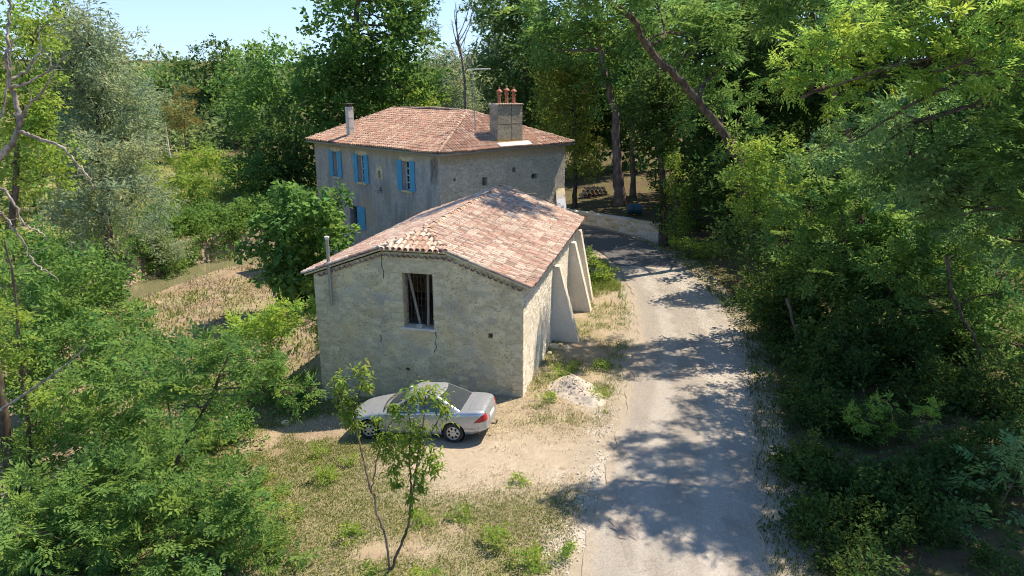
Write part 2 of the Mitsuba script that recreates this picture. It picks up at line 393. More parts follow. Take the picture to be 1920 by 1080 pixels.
# worn darker patch of tarmac
th = np.linspace(0, 2 * np.pi, 22, endpoint=False)
pv = np.array([[2.75 + .36 * math.cos(a) * (.6 + .8 * random.random()), 15.0 + .42 * math.sin(a) * (.6 + .8 * random.random()), .035] for a in th] + [[2.75, 15.0, .036]])
whole('road_patch', mikit.ply((pv, np.array([[i, (i + 1) % 22, 22] for i in range(22)])), bs('m_patch', {'type': 'twosided', 'b': {'type': 'diffuse', 'reflectance': mikit.proc(lambda p, n, uv: mix((.19, .175, .165), (.30, .28, .255), noise(p.x * 25, p.y * 25)))}})), 'darker mended patch in the lane surface', kind='structure')
wp = smooth_path(np.c_[STREAM, np.zeros(len(STREAM))], 6)[:, :2]
wt = np.gradient(wp, axis=0); wt /= np.linalg.norm(wt, axis=1, keepdims=True); wn = np.stack([-wt[:, 1], wt[:, 0]], 1)
wv = np.vstack([np.c_[wp + wn * 5.5, np.full(len(wp), WATER)], np.c_[wp - wn * 5.5, np.full(len(wp), WATER)]])
k = np.arange(len(wp) - 1); n = len(wp)
whole('stream', mikit.ply((wv, np.stack([k, k + n, k + n + 1, k + 1], 1)), 'm_water'), 'shallow greenish brown stream between dry banks', kind='structure')

# ------------------------------------------------------------------ masonry
def wall_panel(outline, holes, o, ax, az, depth_dir, thick, grid=None):
    """outline and holes in (a, z) coordinates of the wall face; extruded along depth_dir"""
    pg = Polygon(outline, holes)
    m = trimesh.creation.extrude_polygon(pg, thick, engine='earcut')
    v = m.vertices.copy()
    m.vertices = np.asarray(o) + v[:, :1] * ax + v[:, 1:2] * az + v[:, 2:] * depth_dir
    if np.dot(np.cross(ax, az), depth_dir) < 0: m.faces = m.faces[:, ::-1]
    return m
def stone_block(o, ax, az, out, a0, a1, z0, z1, proud, seed):
    """dressed or rough block with softened uneven edges, lying in a wall face"""
    r = np.random.default_rng(seed); j = lambda s: r.uniform(-s, s)
    w, h = a1 - a0, z1 - z0; k = min(w, h) * .16
    ring = np.array([(a0 + k, z0), (a1 - k, z0), (a1, z0 + k), (a1, z1 - k), (a1 - k, z1), (a0 + k, z1), (a0, z1 - k), (a0, z0 + k)], float)
    ring += r.uniform(-k * .45, k * .45, ring.shape)
    c = ring.mean(0); inner = c + (ring - c) * .82
    P = lambda q, d: np.asarray(o) + q[:, :1] * ax + q[:, 1:] * az + np.asarray(d)[..., None] * out
    v = np.vstack([P(ring, np.full(8, -.05)), P(ring, np.full(8, proud * .45)), P(inner, proud + r.uniform(-.3, .3, 8) * proud), P(c[None], np.array([proud]))])
    i = np.arange(8); i1 = (i + 1) % 8
    f = np.vstack([np.stack([i, i1, i1 + 8], 1), np.stack([i, i1 + 8, i + 8], 1), np.stack([i + 8, i1 + 8, i1 + 16], 1), np.stack([i + 8, i1 + 16, i + 16], 1), np.stack([i + 16, i1 + 16, np.full(8, 24)], 1)])
    if np.dot(np.cross(ax, az), out) < 0: f = f[:, ::-1]
    return v, f

# ---- canal tiles
TILE_CLAY = [(.43, .255, .19), (.47, .31, .235), (.52, .38, .29), (.39, .215, .155), (.58, .47, .375), (.45, .33, .26), (.36, .235, .185), (.62, .53, .44), (.49, .29, .21)]
def canal_tile(length=.46, r0=.086, r1=.067, segs=6, thick=.014, arc=1.0):
    """half-round clay tile: local x across, y up the slope, z out of the roof; wide end at y = 0"""
    a = np.linspace(0, np.pi, segs + 1)
    def ring(y, r): return np.stack([-r * np.cos(a), np.full_like(a, y), r * np.sin(a) * arc], 1)
    v = np.vstack([ring(0, r0), ring(length, r1), ring(0, r0 - thick), ring(length, r1 - thick)])
    n = segs + 1; k = np.arange(segs)
    q = np.vstack([np.stack([k, k + n, k + n + 1, k + 1], 1), np.stack([k + 2 * n, k + 2 * n + 1, k + 3 * n + 1, k + 3 * n], 1), np.stack([k, k + 1, k + 2 * n + 1, k + 2 * n], 1)])
    return v, np.vstack([q[:, [0, 1, 2]], q[:, [0, 2, 3]]])
CT = canal_tile(); CT_LOW = canal_tile(segs=5)
# a channel tile: the same turned over
CH = (canal_tile(segs=4)[0] * [1, 1, -1] + [0, 0, .075], canal_tile(segs=4)[1][:, ::-1])
def tile_places(o, e, d, n, poly, pitch=.215, course=.33, keep=.03, rng=rs, phase=0.0):
    """origins (o + ...) of cover tiles within a 2-D polygon in (e, d) coordinates, with small irregularities"""
    pg = Polygon(poly); x0, y0, x1, y1 = pg.bounds
    pgb = pg.buffer(keep)
    cells = []
    for i in range(int((x1 - x0) / pitch) + 2):
        wob = rng.uniform(-.012, .012)
        for k in range(int((y1 - y0) / course) + 2):
            x, y = x0 + (i + .5 + phase) * pitch + wob, y0 + k * course + rng.uniform(-.02, .02)
            if pgb.contains(shapely.Point(x, y + course * .55)): cells.append((x, y, i, k))
    return cells
def tile_matrix(o, e, d, n, x, y, rng, lift=.035, zoff=0.0):
    a, b = rng.uniform(-.025, .025), .035 + rng.uniform(-.012, .012)
    E = e + d * a; E /= np.linalg.norm(E); D = d - e * a + n * -b; D /= np.linalg.norm(D); N = np.cross(E, D)
    M = np.eye(4); M[:3, 0], M[:3, 1], M[:3, 2] = E, D, N
    M[:3, 3] = o + e * x + d * y + n * (lift + .016 + rng.uniform(-.006, .008)) + Z3 * zoff
    return M
def placed(M, v): return v @ M[:3, :3].T + M[:3, 3]
def tile_base(k): return (.66 * np.array(TILE_CLAY[k % 9]) + .34 * np.array((.50, .415, .36))) * .98 * (1.0 + .10 * ((k // 9) - 1))
def tile_colour(rng, x, y, seed):
    k = int(np.clip(rng.integers(0, len(TILE_CLAY)), 0, 8))
    g = .85 + .3 * nz(x, y, .5, seed)
    return np.clip(tile_base(k) * g * rng.uniform(.85, 1.12), .05, .72)
TILE_PLY = {}
def tile_variant(k):
    if k not in TILE_PLY:
        c = tile_base(k)
        TILE_PLY[k] = mikit.ply(CT, 'm_tile', smooth=False, color=np.broadcast_to(c, (len(CT[0]), 3)))
    return TILE_PLY[k]

# ------------------------------------------------------------------ the barn
BL, BW = 12.5, 7.6                       # length, width
EZ, RZ = 3.98, 5.46                      # eaves and ridge of the tile plane
RSLOPE = (RZ - EZ) / (BW / 2 + .28)
barn = thing('stone_barn', 'low rubble stone barn with a half hipped pale tiled roof in the foreground', 'barn')
def roof_z(u): return RZ - RSLOPE * abs(u - BW / 2)
floor_l = -1.3
def top_outline(u): return roof_z(u) - .13
fo = [(0, -.4), (0, top_outline(0)), (2.64, min(top_outline(2.64), 4.95)), (4.96, min(top_outline(4.96), 4.95)), (BW, top_outline(BW)), (BW, floor_l)]
win = [(3.16, 2.22), (4.26, 2.22), (4.26, 4.2), (3.16, 4.2)]
holes = [win, [(1.05, 2.08), (1.22, 2.08), (1.22, 2.25), (1.05, 2.25)], [(4.12, .58), (4.27, .58), (4.27, .7), (4.12, .7)]]
walls = MB()
walls.mesh(wall_panel(fo, holes, B(0, 0, 0), BU, Z3, BS, .5))
def side_panel(u, out, holes=()):
    zt = top_outline(u if u < 1 else BW)
    return wall_panel([(.5, floor_l), (BL, floor_l), (BL, zt), (.5, zt)], holes, B(u, 0, 0), BS, Z3, out, .5)
side = put(barn, 'side_wall', mikit.ply(side_panel(0.0, BU, [[(7.0, .02), (8.6, .02), (8.6, 2.3), (7.0, 2.3)]]), 'm_lit_wall'), 'sunlit pale cream rendered side wall, extra sunlight put into its colour')  # colour lightened as extra sun; unseen doorway added to let sunlight in
walls.mesh(side_panel(BW - .5, BU))
walls.mesh(wall_panel([(.5, floor_l), (.5, top_outline(.5)), (BW / 2, top_outline(BW / 2)), (BW - .5, top_outline(BW - .5)), (BW - .5, floor_l)], [], B(0, BL - .5, 0), BU, Z3, BS, .5))
wall = put(barn, 'wall', walls.ply('m_barn'))
# dressed and rubble stones standing proud of the worn render
N_F = -BS
sid = 100
def put_stone(parent, *a):
    global sid
    sid += 1
    v, f = stone_block(*a, sid)
    put(parent, 'stone', mikit.ply((v, f), 'm_lit_wall' if 'side' in parent else ('m_rubble' if 'house' in parent else 'm_stone')))
z = -.35
while z < 3.6:                                                     # corner stones, front right
    h = rs.uniform(.26, .36); L = .62 if int(z * 10) % 2 else .38
    put_stone(wall, B(0, 0, 0), BU, Z3, N_F, .004, L, z + .012, z + h - .012, .016)
    put_stone(side, B(0, 0, 0), BS, Z3, -BU, .004, 1.0 - L, z + .012, z + h - .012, .016)
    z += h
z = -1.2
while z < 3.6:
    h = rs.uniform(.28, .4); L = rs.uniform(.35, .65)
    put_stone(wall, B(0, 0, 0), BU, Z3, N_F, BW - L, BW - .004, z + .012, z + h - .012, .014)
    z += h
for a0, a1, z0, z1 in [(2.55, 3.9, 4.22, 4.68), (3.9, 4.95, 4.22, 4.68), (4.27, 4.75, 3.5, 4.2), (4.27, 5.0, 2.75, 3.2), (4.27, 4.6, 3.2, 3.5), (4.27, 4.7, 2.24, 2.75), (2.7, 3.15, 3.6, 4.2), (2.85, 3.15, 3.0, 3.6), (2.6, 3.15, 2.6, 3.0), (2.9, 3.15, 2.22, 2.6)]:
    put_stone(wall, B(0, 0, 0), BU, Z3, N_F, a0 + .01, a1 - .01, z0 + .008, z1 - .008, .015)
z = -.6
while z < 3.9:
    h = rs.uniform(.17, .27); a = rs.uniform(.55, .9)
    while a < BW - .9:
        w = rs.uniform(.2, .52)
        if not (2.3 < a + w and a < 5.1 and z + h > 2.0) and not any(abs(a + w / 2 - hu) < .4 and abs(z + h / 2 - hz) < .3 for hu, hz in [(1.13, 2.16), (4.2, .64)]) and rs.random() < .30 and z + h < top_outline(a) - .3 and z > -.12 * a:
            put_stone(wall, B(0, 0, 0), BU, Z3, N_F, a, a + w - .03, z, z + h - .025, rs.uniform(.006, .014))
        a += w
    z += h
z = 0.0
while z < 3.5:
    h = rs.uniform(.18, .28); a = rs.uniform(1.0, 1.3)
    while a < 5.2:
        w = rs.uniform(.2, .5)
        if rs.random() < .25: put_stone(side, B(0, 0, 0), BS, Z3, -BU, a, a + w - .03, z, z + h - .025, rs.uniform(.008, .018))
        a += w
    z += h
# cracks in the gable
ck = MB()
for pts in ([(3.12, 2.2), (3.08, 1.95), (3.14, 1.75), (3.07, 1.6), (3.2, 1.35)], [(4.98, 4.85), (4.97, 4.6), (4.99, 4.4), (4.92, 4.2), (4.95, 3.95)], [(5.2, 1.9), (5.14, 1.75), (5.18, 1.6)]):
    P = np.array([B(a, -.004, zz) for a, zz in pts]); ck.add(*tube(P, .012, 4))
put(wall, 'crack', ck.ply('m_dark'))
# floor, grille, props and bowl in the opening
put(barn, 'floor', mikit.ply(frame_box(B(0, 0, 0), BU, BS, Z3, .45, BW - .45, .45, BL - .45, -.1, .02), 'm_wood'))
fl = MB(); fl.mesh(frame_box(B(0, 0, 0), BU, BS, Z3, 3.0, 6.8, .55, 4.5, 2.05, 2.13))
put(barn, 'loft_floor', fl.ply('m_wood'))
put(barn, 'window_sill', mikit.ply(frame_box(B(0, 0, 0), BU, BS, Z3, 3.05, 4.4, -.07, .46, 2.16, 2.235, .012), 'm_cement'))
gr = MB()
for a in np.arange(3.28, 4.2, .135): gr.add(*tube([B(a, .3, 2.24), B(a + rs.uniform(-.02, .02), .3, 4.19)], .009, 5))
for zz in np.arange(2.45, 4.15, .26): gr.add(*tube([B(3.17, .305, zz), B(4.25, .305, zz + rs.uniform(-.02, .02))], .008, 5))
put(barn, 'grille', gr.ply('m_iron', True))
for a0, a1 in ((3.95, 4.12), (3.42, 3.4)):
    q0, q1 = B(a0 - .25 if a0 > 3.8 else a0, .16, 2.24), B(a1, .24, 4.19)
    ax = (q1 - q0) / np.linalg.norm(q1 - q0); sx = np.cross(ax, BS); sx /= np.linalg.norm(sx)
    whole('plank', mikit.ply(frame_box(q0, sx, np.cross(ax, sx), ax, -.045, .045, -.016, .016, 0, np.linalg.norm(q1 - q0), .004), 'm_wood'),
          'weathered grey plank leaning askew in the barn window' if a0 > 3.8 else 'upright grey plank at the right side of the barn window', 'plank')
bowl = lathe([(.0, .0), (.075, .0), (.10, .02), (.135, .09), (.145, .095), (.13, .085), (.09, .03), (.0, .02)], 18)
whole('bowl', mikit.ply((bowl[0] + B(3.72, .02, 2.237), bowl[1]), 'm_paper', smooth=35), 'small pale bowl on the sill of the barn window', 'bowl')
# buttresses
for i, (s, h, d, lab) in enumerate([(5.75, 3.25, 1.12, 'near pale cement buttress with a sloped outer face'), (10.1, 3.3, 1.1, 'middle cement buttress, half hidden by the near one'), (12.0, 3.5, .95, 'far cement buttress at the back corner of the barn')]):
    pr = Polygon([(-.02, -.25), (d, -.25), (d, .0), (.26, h), (-.02, h)])
    m = trimesh.creation.extrude_polygon(pr, .46, engine='earcut'); v = m.vertices
    m.vertices = B(0, s, 0) - v[:, :1] * BU + v[:, 1:2] * Z3 + v[:, 2:] * BS
    put(barn, 'buttress', mikit.ply((m.vertices, m.faces[:, ::-1]), 'm_cement'), lab)
# roof: deck, tiles, ridge and hip tiles
roofm = MB()
OV, OVF = .28, .16
u0, u1, um = -OV, BW + OV, BW / 2
s0, s1 = -OVF, BL + .12
hz = 5.04; hw = (RZ - hz) / RSLOPE; hip_s = 1.42
apex = B(um, hip_s, RZ)
th_ = .05
def deck(pts):
    up = np.array(pts); n = np.cross(up[1] - up[0], up[2] - up[0]); n /= np.linalg.norm(n)
    if n[2] < 0: up = up[::-1]; n = -n
    k = len(up); up = np.vstack([up, up - n * th_ * 1.2])
    f = [[0, i, i + 1] for i in range(1, k - 1)] + [[k, k + i + 1, k + i] for i in range(1, k - 1)]
    for i in range(k): a, b = i, (i + 1) % k; f += [[a, b + k, b], [a, a + k, b + k]]
    roofm.add(up, np.array(f))
back = B(um, s1, RZ)
R_poly = [B(u0, s0, EZ), B(u0, s1, EZ), back, apex, B(um - hw, s0, hz)]
L_poly = [B(u1, s1, EZ), B(u1, s0, EZ), B(um + hw, s0, hz), apex, back]
H_poly = [B(um - hw, s0 - .02, hz), apex, B(um + hw, s0 - .02, hz)]
for P in (R_poly, L_poly, H_poly): deck(P)
roof = put(barn, 'roof', roofm.ply('m_stone'))
def roof_plane(P, eave_a, eave_b):
    e = eave_b - eave_a; e /= np.linalg.norm(e)
    n = np.cross(P[1] - P[0], P[2] - P[0]); n /= np.linalg.norm(n)
    if n[2] < 0: n = -n
    d = np.cross(n, e)
    if d[2] < 0: e = -e; d = np.cross(n, e)
    return eave_a, e, d, n, [((p - eave_a) @ e, (p - eave_a) @ d) for p in P]
def tile_pick(M):
    if nz(M[0, 3], M[1, 3], .75, 66) > .53 and rs.random() < .6: return int(rs.choice([4, 7, 2])) + 9 * int(rs.integers(1, 3))
    return int(rs.integers(0, 27))
tile_jobs = []
for nm, P, ea, eb in (('R', R_poly, R_poly[0], R_poly[1]), ('L', L_poly, L_poly[1], L_poly[0]), ('H', H_poly, H_poly[0], H_poly[2])):
    o, e, d, n, poly = roof_plane(P, ea, eb)
    for x, y, i, k_ in tile_places(o, e, d, n, poly, rng=rs):
        M = tile_matrix(o, e, d, n, x, y - .07, rs)
        dist = np.linalg.norm(M[:3, 3] - EYE) + (100 if nm == 'L' else 0) - (100 if nm == 'H' else 0)
        tile_jobs.append((dist, M))
    chn = MB()
    for x, y, i, k_ in tile_places(o, e, d, n, poly, rng=rs, phase=.5):
        M = tile_matrix(o, e, d, n, x, y - .10, rs, lift=.0)
        chn.add(placed(M, CH[0]), CH[1], tile_colour(rs, x, y, 61) * .8)
    put(roof, 'channel_tiles', chn.ply('m_tile'), kind='stuff')
tile_jobs.sort(key=lambda q: q[0])
rest = MB()
for i, (dd, M) in enumerate(tile_jobs):
    if i < 300:
        shp = dict(tile_variant(tile_pick(M))); shp['to_world'] = T4(M.tolist()); put(roof, 'tile', shp)
    else:
        kk = tile_pick(M); c = tile_base(kk)
        rest.add(placed(M, CT[0]), CT[1], c)
put(roof, 'tiles', rest.ply('m_tile'), kind='stuff')
def ridge_run(parent, a, b, name, step=.38, lift=.05, scale=1.25, mort=True):
    d = b - a; L = np.linalg.norm(d); d /= L; e = np.cross(d, Z3); e /= np.linalg.norm(e); n = np.cross(e, d)
    v0 = CT[0] * [scale, 1, scale]
    if mort:
        put(parent, name + '_mortar', mikit.ply(frame_box(a, e, d, n, -.1, .1, 0, L, -.03, .07), 'm_stone'))
    for i in range(int(L / step) + 1):
        E = e * 1.0; M = np.eye(4); b_ = .03
        D = d - n * b_; D /= np.linalg.norm(D); E = e + d * rs.uniform(-.03, .03); E /= np.linalg.norm(E); N = np.cross(E, D)
        M[:3, 0], M[:3, 1], M[:3, 2], M[:3, 3] = E, D, N, a + d * (i * step - .04) + n * (lift + rs.uniform(-.01, .012))
        put(parent, name, mikit.ply((placed(M, v0), CT[1]), 'm_tile', color=np.broadcast_to(tile_colour(rs, i * 2.0, 1.0, 62), (len(v0), 3))))
ridge_run(roof, apex, back, 'ridge_tile')
ridge_run(roof, H_poly[0], apex, 'hip_tile')
ridge_run(roof, H_poly[2], apex, 'hip_tile')
# verge rows along the rakes: a tile row lying over the gable, with the small scalloped course below it
for ua, za, ub, zb in ((u0, EZ, um - hw, hz), (u1, EZ, um + hw, hz)):
    ridge_run(roof, B(ua, s0 + .05, za), B(ub, s0 + .05, zb), 'verge_tile', lift=.03, scale=1.0, mort=False)
def genoise(parent, o, e, out, length, z_of, bsdf_cols, step=.2, tilt=0.0):
    g = MB(); v, f = canal_tile(length=.3, r0=.088, r1=.08, segs=6)
    for i in range(int(length / step)):
        x = (i + .5) * step; M = np.eye(4)
        M[:3, 0], M[:3, 1], M[:3, 2] = e, -out, np.cross(e, -out)
        M[:3, 3] = o + e * x + Z3 * z_of(x) + out * .10
        g.add(placed(M, v * [1, 1, -1] if False else v), f, np.array(TILE_CLAY[int(rs.integers(0, 9))]) * .8)
    return g
front_e = BU
gg = genoise(roof, B(0, 0, 0), BU, -BS, BW, lambda x: min(roof_z(x), hz) - .20, None)
gg2 = genoise(roof, B(0, 0, 0), BS, -BU, BL, lambda x: EZ + .28 * RSLOPE - .20, None)
put(roof, 'eave_course', gg.ply('m_tile'), 'row of small half round tiles under the gable verge', kind='stuff')
put(roof, 'eave_course', gg2.ply('m_tile'), 'row of half round tiles under the long eaves', kind='stuff')
# stove pipe standing by the left front corner
pc = B(6.92, -.12, 0)
pipe = thing('stove_pipe', 'slim grey metal stove pipe at the left front corner of the barn', 'flue pipe')
pv_, pf_ = tube([pc + Z3 * 2.9, pc + Z3 * 4.3, pc + Z3 * 5.3], .062, 14)
put(pipe, 'tube', mikit.ply((pv_, pf_), 'm_zinc', smooth=40))
cv, cf = lathe([(.0, .03), (.085, .0), (.085, -.05), (.065, -.05), (.065, -.09)], 16)
put(pipe, 'cap', mikit.ply((cv + pc + Z3 * 5.36, cf), 'm_white', smooth=35))
cv, cf = lathe([(.062, -.03), (.075, -.03), (.075, .03), (.062, .03)], 14)
for zz in (3.3, 4.25): put(pipe, 'collar', mikit.ply((cv + pc + Z3 * zz, cf), 'm_zinc', smooth=35))

# ------------------------------------------------------------------ the house
LL, LR = 14.1, 11.0
HEZ, HRZ = 6.57, 8.62
def Hh(l, r, z): return HC + np.multiply.outer(l, HL) + np.multiply.outer(r, HR) + np.multiply.outer(z, Z3)
house = thing('stone_house', 'two storey grey stone house with blue shutters and a hipped tiled roof', 'house')
OUT_L, OUT_R = -HR, -HL                                             # outward normals of the two faces in view
wins = [(2.85, 3.62, 4.14, 5.9), (7.82, 8.54, 4.17, 5.93), (11.05, 11.62, 4.27, 5.96)]
holesL = [[(a, z0), (b, z0), (b, z1), (a, z1)] for a, b, z0, z1 in wins] + [[(6.06, 4.62), (6.24, 4.62), (6.24, 5.08), (6.06, 5.08)], [(5.98, 3.82), (6.15, 3.82), (6.2, 3.98), (6.0, 4.02)], [(8.98, .95), (9.95, .95), (9.95, 2.45), (8.98, 2.45)]]
pL = wall_panel([(0, -1.8), (LL, -1.8), (LL, HEZ - .12), (0, HEZ - .12)], holesL, HC, HL, Z3, HR, .5)
put(house, 'wall', mikit.ply(pL, 'm_render'), 'shaded blue grey rendered wall with shutters')
holesR = [[(a - w, z - h), (a + w, z - h), (a + w, z + h), (a - w, z + h)] for a, z, w, h in ((1.11, 4.98, .09, .1), (3.54, 4.66, .22, .26), (6.08, 5.17, .16, .14), (7.99, 4.6, .3, .16))]
pR = wall_panel([(.5, -1.0), (LR, -1.0), (LR, HEZ - .12), (.5, HEZ - .12)], holesR, HC, HR, Z3, HL, .5)
wR = put(house, 'wall', mikit.ply(pR, 'm_rubble'), 'end wall of exposed rubble stone with put log holes')
bk = MB()
bk.mesh(wall_panel([(0, -1.8), (LR, -1.8), (LR, HEZ - .12), (0, HEZ - .12)], [], Hh(LL - .5, 0, 0) , HR, Z3, HL, .5))
bk.mesh(wall_panel([(.5, -1.8), (LL - .5, -1.8), (LL - .5, HEZ - .12), (.5, HEZ - .12)], [], Hh(0, LR - .5, 0), HL, Z3, HR, .5))
put(house, 'wall', bk.ply('m_rubble'))
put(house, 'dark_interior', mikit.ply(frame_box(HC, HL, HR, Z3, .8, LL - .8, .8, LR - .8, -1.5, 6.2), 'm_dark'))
# exposed stones on the end wall
z = -.5
while z < 6.2:
    h = rs.uniform(.18, .32); a = rs.uniform(.3, .7)
    while a < LR - .6:
        w = rs.uniform(.25, .65)
        if rs.random() < .30 and z > 2.2 and not any(abs(a + w / 2 - hu) < .55 and abs(z + h / 2 - hz_) < .4 for hu, hz_ in ((1.11, 4.98), (3.54, 4.66), (6.08, 5.17), (7.99, 4.6))):
            put_stone(wR, HC, HR, Z3, OUT_R, a, a + w - .03, z, z + h - .02, rs.uniform(.006, .016))
        a += w
    z += h
z = 1.6
while z < 6.0:
    h = rs.uniform(.28, .4); L = .7 if rs.random() < .5 else .4
    put_stone(wR, HC, HR, Z3, OUT_R, .004, L, z + .01, z + h - .01, .014)
    z += h
shn = 0
def shutter(o, ax, out, a0, a1, z0, z1, proud=.035, lab=None):
    """boarded shutter lying open against the wall: boards with gaps, two battens"""
    key = put(house, 'shutter', mikit.ply(frame_box(o, ax, out, Z3, a0 + .012, a1 - .012, proud, proud + .02, z0 + .01, z1 - .01), 'm_blue'), lab)
    k = max(3, int(round((a1 - a0) / .13))); w = (a1 - a0) / k
    for i in range(k):
        put(key, 'board', mikit.ply(frame_box(o, ax, out, Z3, a0 + i * w + .006, a0 + (i + 1) * w - .006, proud + .02, proud + .038, z0 + rs.uniform(0, .012), z1 - rs.uniform(0, .012), .004), 'm_blue'))
    for zz in (z0 + .25 * (z1 - z0), z0 + .78 * (z1 - z0)):
        put(key, 'batten', mikit.ply(frame_box(o, ax, out, Z3, a0 + .02, a1 - .02, proud + .038, proud + .058, zz - .05, zz + .05, .006), 'm_blue'))
for (a, b, z0, z1) in wins:
    w = put(house, 'window', mikit.ply(frame_box(HC, HL, HR, Z3, a - .05, b + .05, .31, .33, z0 - .02, z1 + .02), 'm_pane'))
    fr = MB()
    for x0, x1 in ((a, a + .07), (b - .07, b), ((a + b) / 2 - .05, (a + b) / 2 + .05)): fr.mesh(frame_box(HC, HL, HR, Z3, x0, x1, .255, .312, z0, z1))
    for zz in np.linspace(z0, z1, 5): fr.mesh(frame_box(HC, HL, HR, Z3, a + .072, b - .072, .262, .308, max(z0, zz - .03), min(z1, zz + .03)))
    put(w, 'frame', fr.ply('m_white'))
    put(house, 'window_sill', mikit.ply(frame_box(HC, HL, HR, Z3, a - .14, b + .14, -.07, .25, z0 - .14, z0 - .005, .02), 'm_stone'))
    for j, (x0, x1) in enumerate(((a - .16, a + 1.1), (b - .1, b + .16))): pass
    put(house, 'lintel', mikit.ply(frame_box(HC, HL, HR, Z3, a - .3, b + .3, -.012, .2, z1 + .004, z1 + .28, .012), 'm_stone'))
    for x0, x1 in ((a - .50, a - .015), (b + .015, b + .50)): shutter(HC, HL, OUT_L, x0, x1, z0 - .04, z1 + .06)
shutter(HC, HL, OUT_L, 8.0, 8.94, .92, 2.5, lab='ground floor blue shutter folded back beside a dark opening')
# niche surround, iron bracket, climbing dead vine
nb = MB()
for a0, a1, z0, z1 in ((5.78, 6.05, 4.55, 5.2), (6.25, 6.55, 4.55, 5.15), (5.85, 6.5, 5.1, 5.42)): nb.add(*stone_block(HC, HL, Z3, OUT_L, a0, a1, z0, z1, .015, 7))
put(house, 'niche_surround', nb.ply('m_stone'))
vine = MB(); rv = np.random.default_rng(77)
for k_ in range(13):
    a = rv.uniform(.1, .75); z_ = 6.3 + rv.uniform(-.2, .05); P = []
    for st in range(8):
        P.append(HC + HL * a + OUT_L * (.03 + rv.uniform(0, .05)) + Z3 * z_); a += rv.uniform(-.09, .09) + .01; z_ -= rv.uniform(.12, .32)
    vine.add(*tube(P, np.linspace(.016, .006, 8), 4))
whole('dead_vine', vine.ply('m_dead'), 'dry brown leafless vine climbing the corner of the house', 'vine')
vm = MB()
for k_ in range(14):
    P = HC + HL * (6.1 + rv.uniform(-.35, .35)) + OUT_L * .03 + Z3 * (3.95 + rv.uniform(-.2, .25)); vm.add(*tube([P, P + rv.normal(0, .16, 3) + OUT_L * .05], [.014, .005], 4))
whole('dead_vine', vm.ply('m_bark'), 'small tuft of dry twigs growing out of a hole in the house wall', 'twigs')
# roof
HO = .36
eL0, eL1 = Hh(-HO, -HO, HEZ), Hh(LL + HO, -HO, HEZ)
eR1, eB = Hh(-HO, LR + HO, HEZ), Hh(LL + HO, LR + HO, HEZ)
rg0, rg1 = Hh(3.75, LR / 2, HRZ), Hh(LL - 2.0, LR / 2, HRZ - .02)
roofm = MB()
planes = [([eL0, rg0, rg1, eL1], eL0, eL1), ([eL0, eR1, rg0], eL0, eR1), ([eR1, eB, rg1, rg0], eR1, eB), ([eL1, rg1, eB], eL1, eB)]
for P, _, _ in planes: deck([p - Z3 * .03 for p in P])
hroof = put(house, 'roof', roofm.ply('m_stone'))
def sag(x, y): return .13 * (nz(x, y, .45, 71, 2) - .5)
for i, (P, ea, eb) in enumerate(planes):
    o, e, d, n, poly = roof_plane(P, ea, eb)
    tl = MB()
    for x, y, a_, k_ in tile_places(o, e, d, n, poly, rng=rs):
        q = o + e * x + d * y
        M = tile_matrix(o, e, d, n, x, y - .06, rs, zoff=float(sag(q[0], q[1])) + .06)
        tl.add(placed(M, CT_LOW[0]), CT_LOW[1], tile_colour(rs, q[0], q[1], 63) * np.array([.98, .89, .85]))
    ch = MB()
    for x, y, a_, k_ in tile_places(o, e, d, n, poly, rng=rs, phase=.5):
        q = o + e * x + d * y
        M = tile_matrix(o, e, d, n, x, y - .08, rs, lift=0, zoff=float(sag(q[0], q[1])) + .06)
        ch.add(placed(M, CH[0]), CH[1], tile_colour(rs, q[0], q[1], 64) * .75)
    put(hroof, 'tiles', tl.ply('m_tile'), kind='stuff'); put(hroof, 'channel_tiles', ch.ply('m_tile'), kind='stuff')
hump = Hh(7.2, LR / 2, HRZ + .1)
for a, b in ((rg0, hump), (hump, rg1), (eL0, rg0), (eR1, rg0), (eL1, rg1)): ridge_run(hroof, a + Z3 * .05, b + Z3 * .05, 'ridge_tile', mort=False, lift=.08)
# gutters
def gutter(a, b, out):
    d = b - a; L = np.linalg.norm(d); d /= L
    an = np.linspace(np.pi, 2 * np.pi, 9); g = MB()
    prof = np.array([(.075 * math.cos(t), .075 * math.sin(t)) for t in an] + [(.068 * math.cos(t), .068 * math.sin(t)) for t in an[::-1]])
    v = np.vstack([a + d * x + prof[:, :1] * out + prof[:, 1:] * Z3 for x in (0, L)]); m = len(prof); k = np.arange(m)
    g.add(v, np.stack([k, (k + 1) % m, (k + 1) % m + m, k + m], 1))
    return g.ply('m_zinc', False)
put(house, 'gutter', gutter(eL0 - HL * .1 + OUT_L * .07 - Z3 * .02, eL1 + OUT_L * .07 + HL * .1 - Z3 * .02, OUT_L))
put(house, 'gutter', gutter(eL0 + OUT_R * .07 - Z3 * .02, eR1 + OUT_R * .07 + HR * .25 - Z3 * .02, OUT_R))
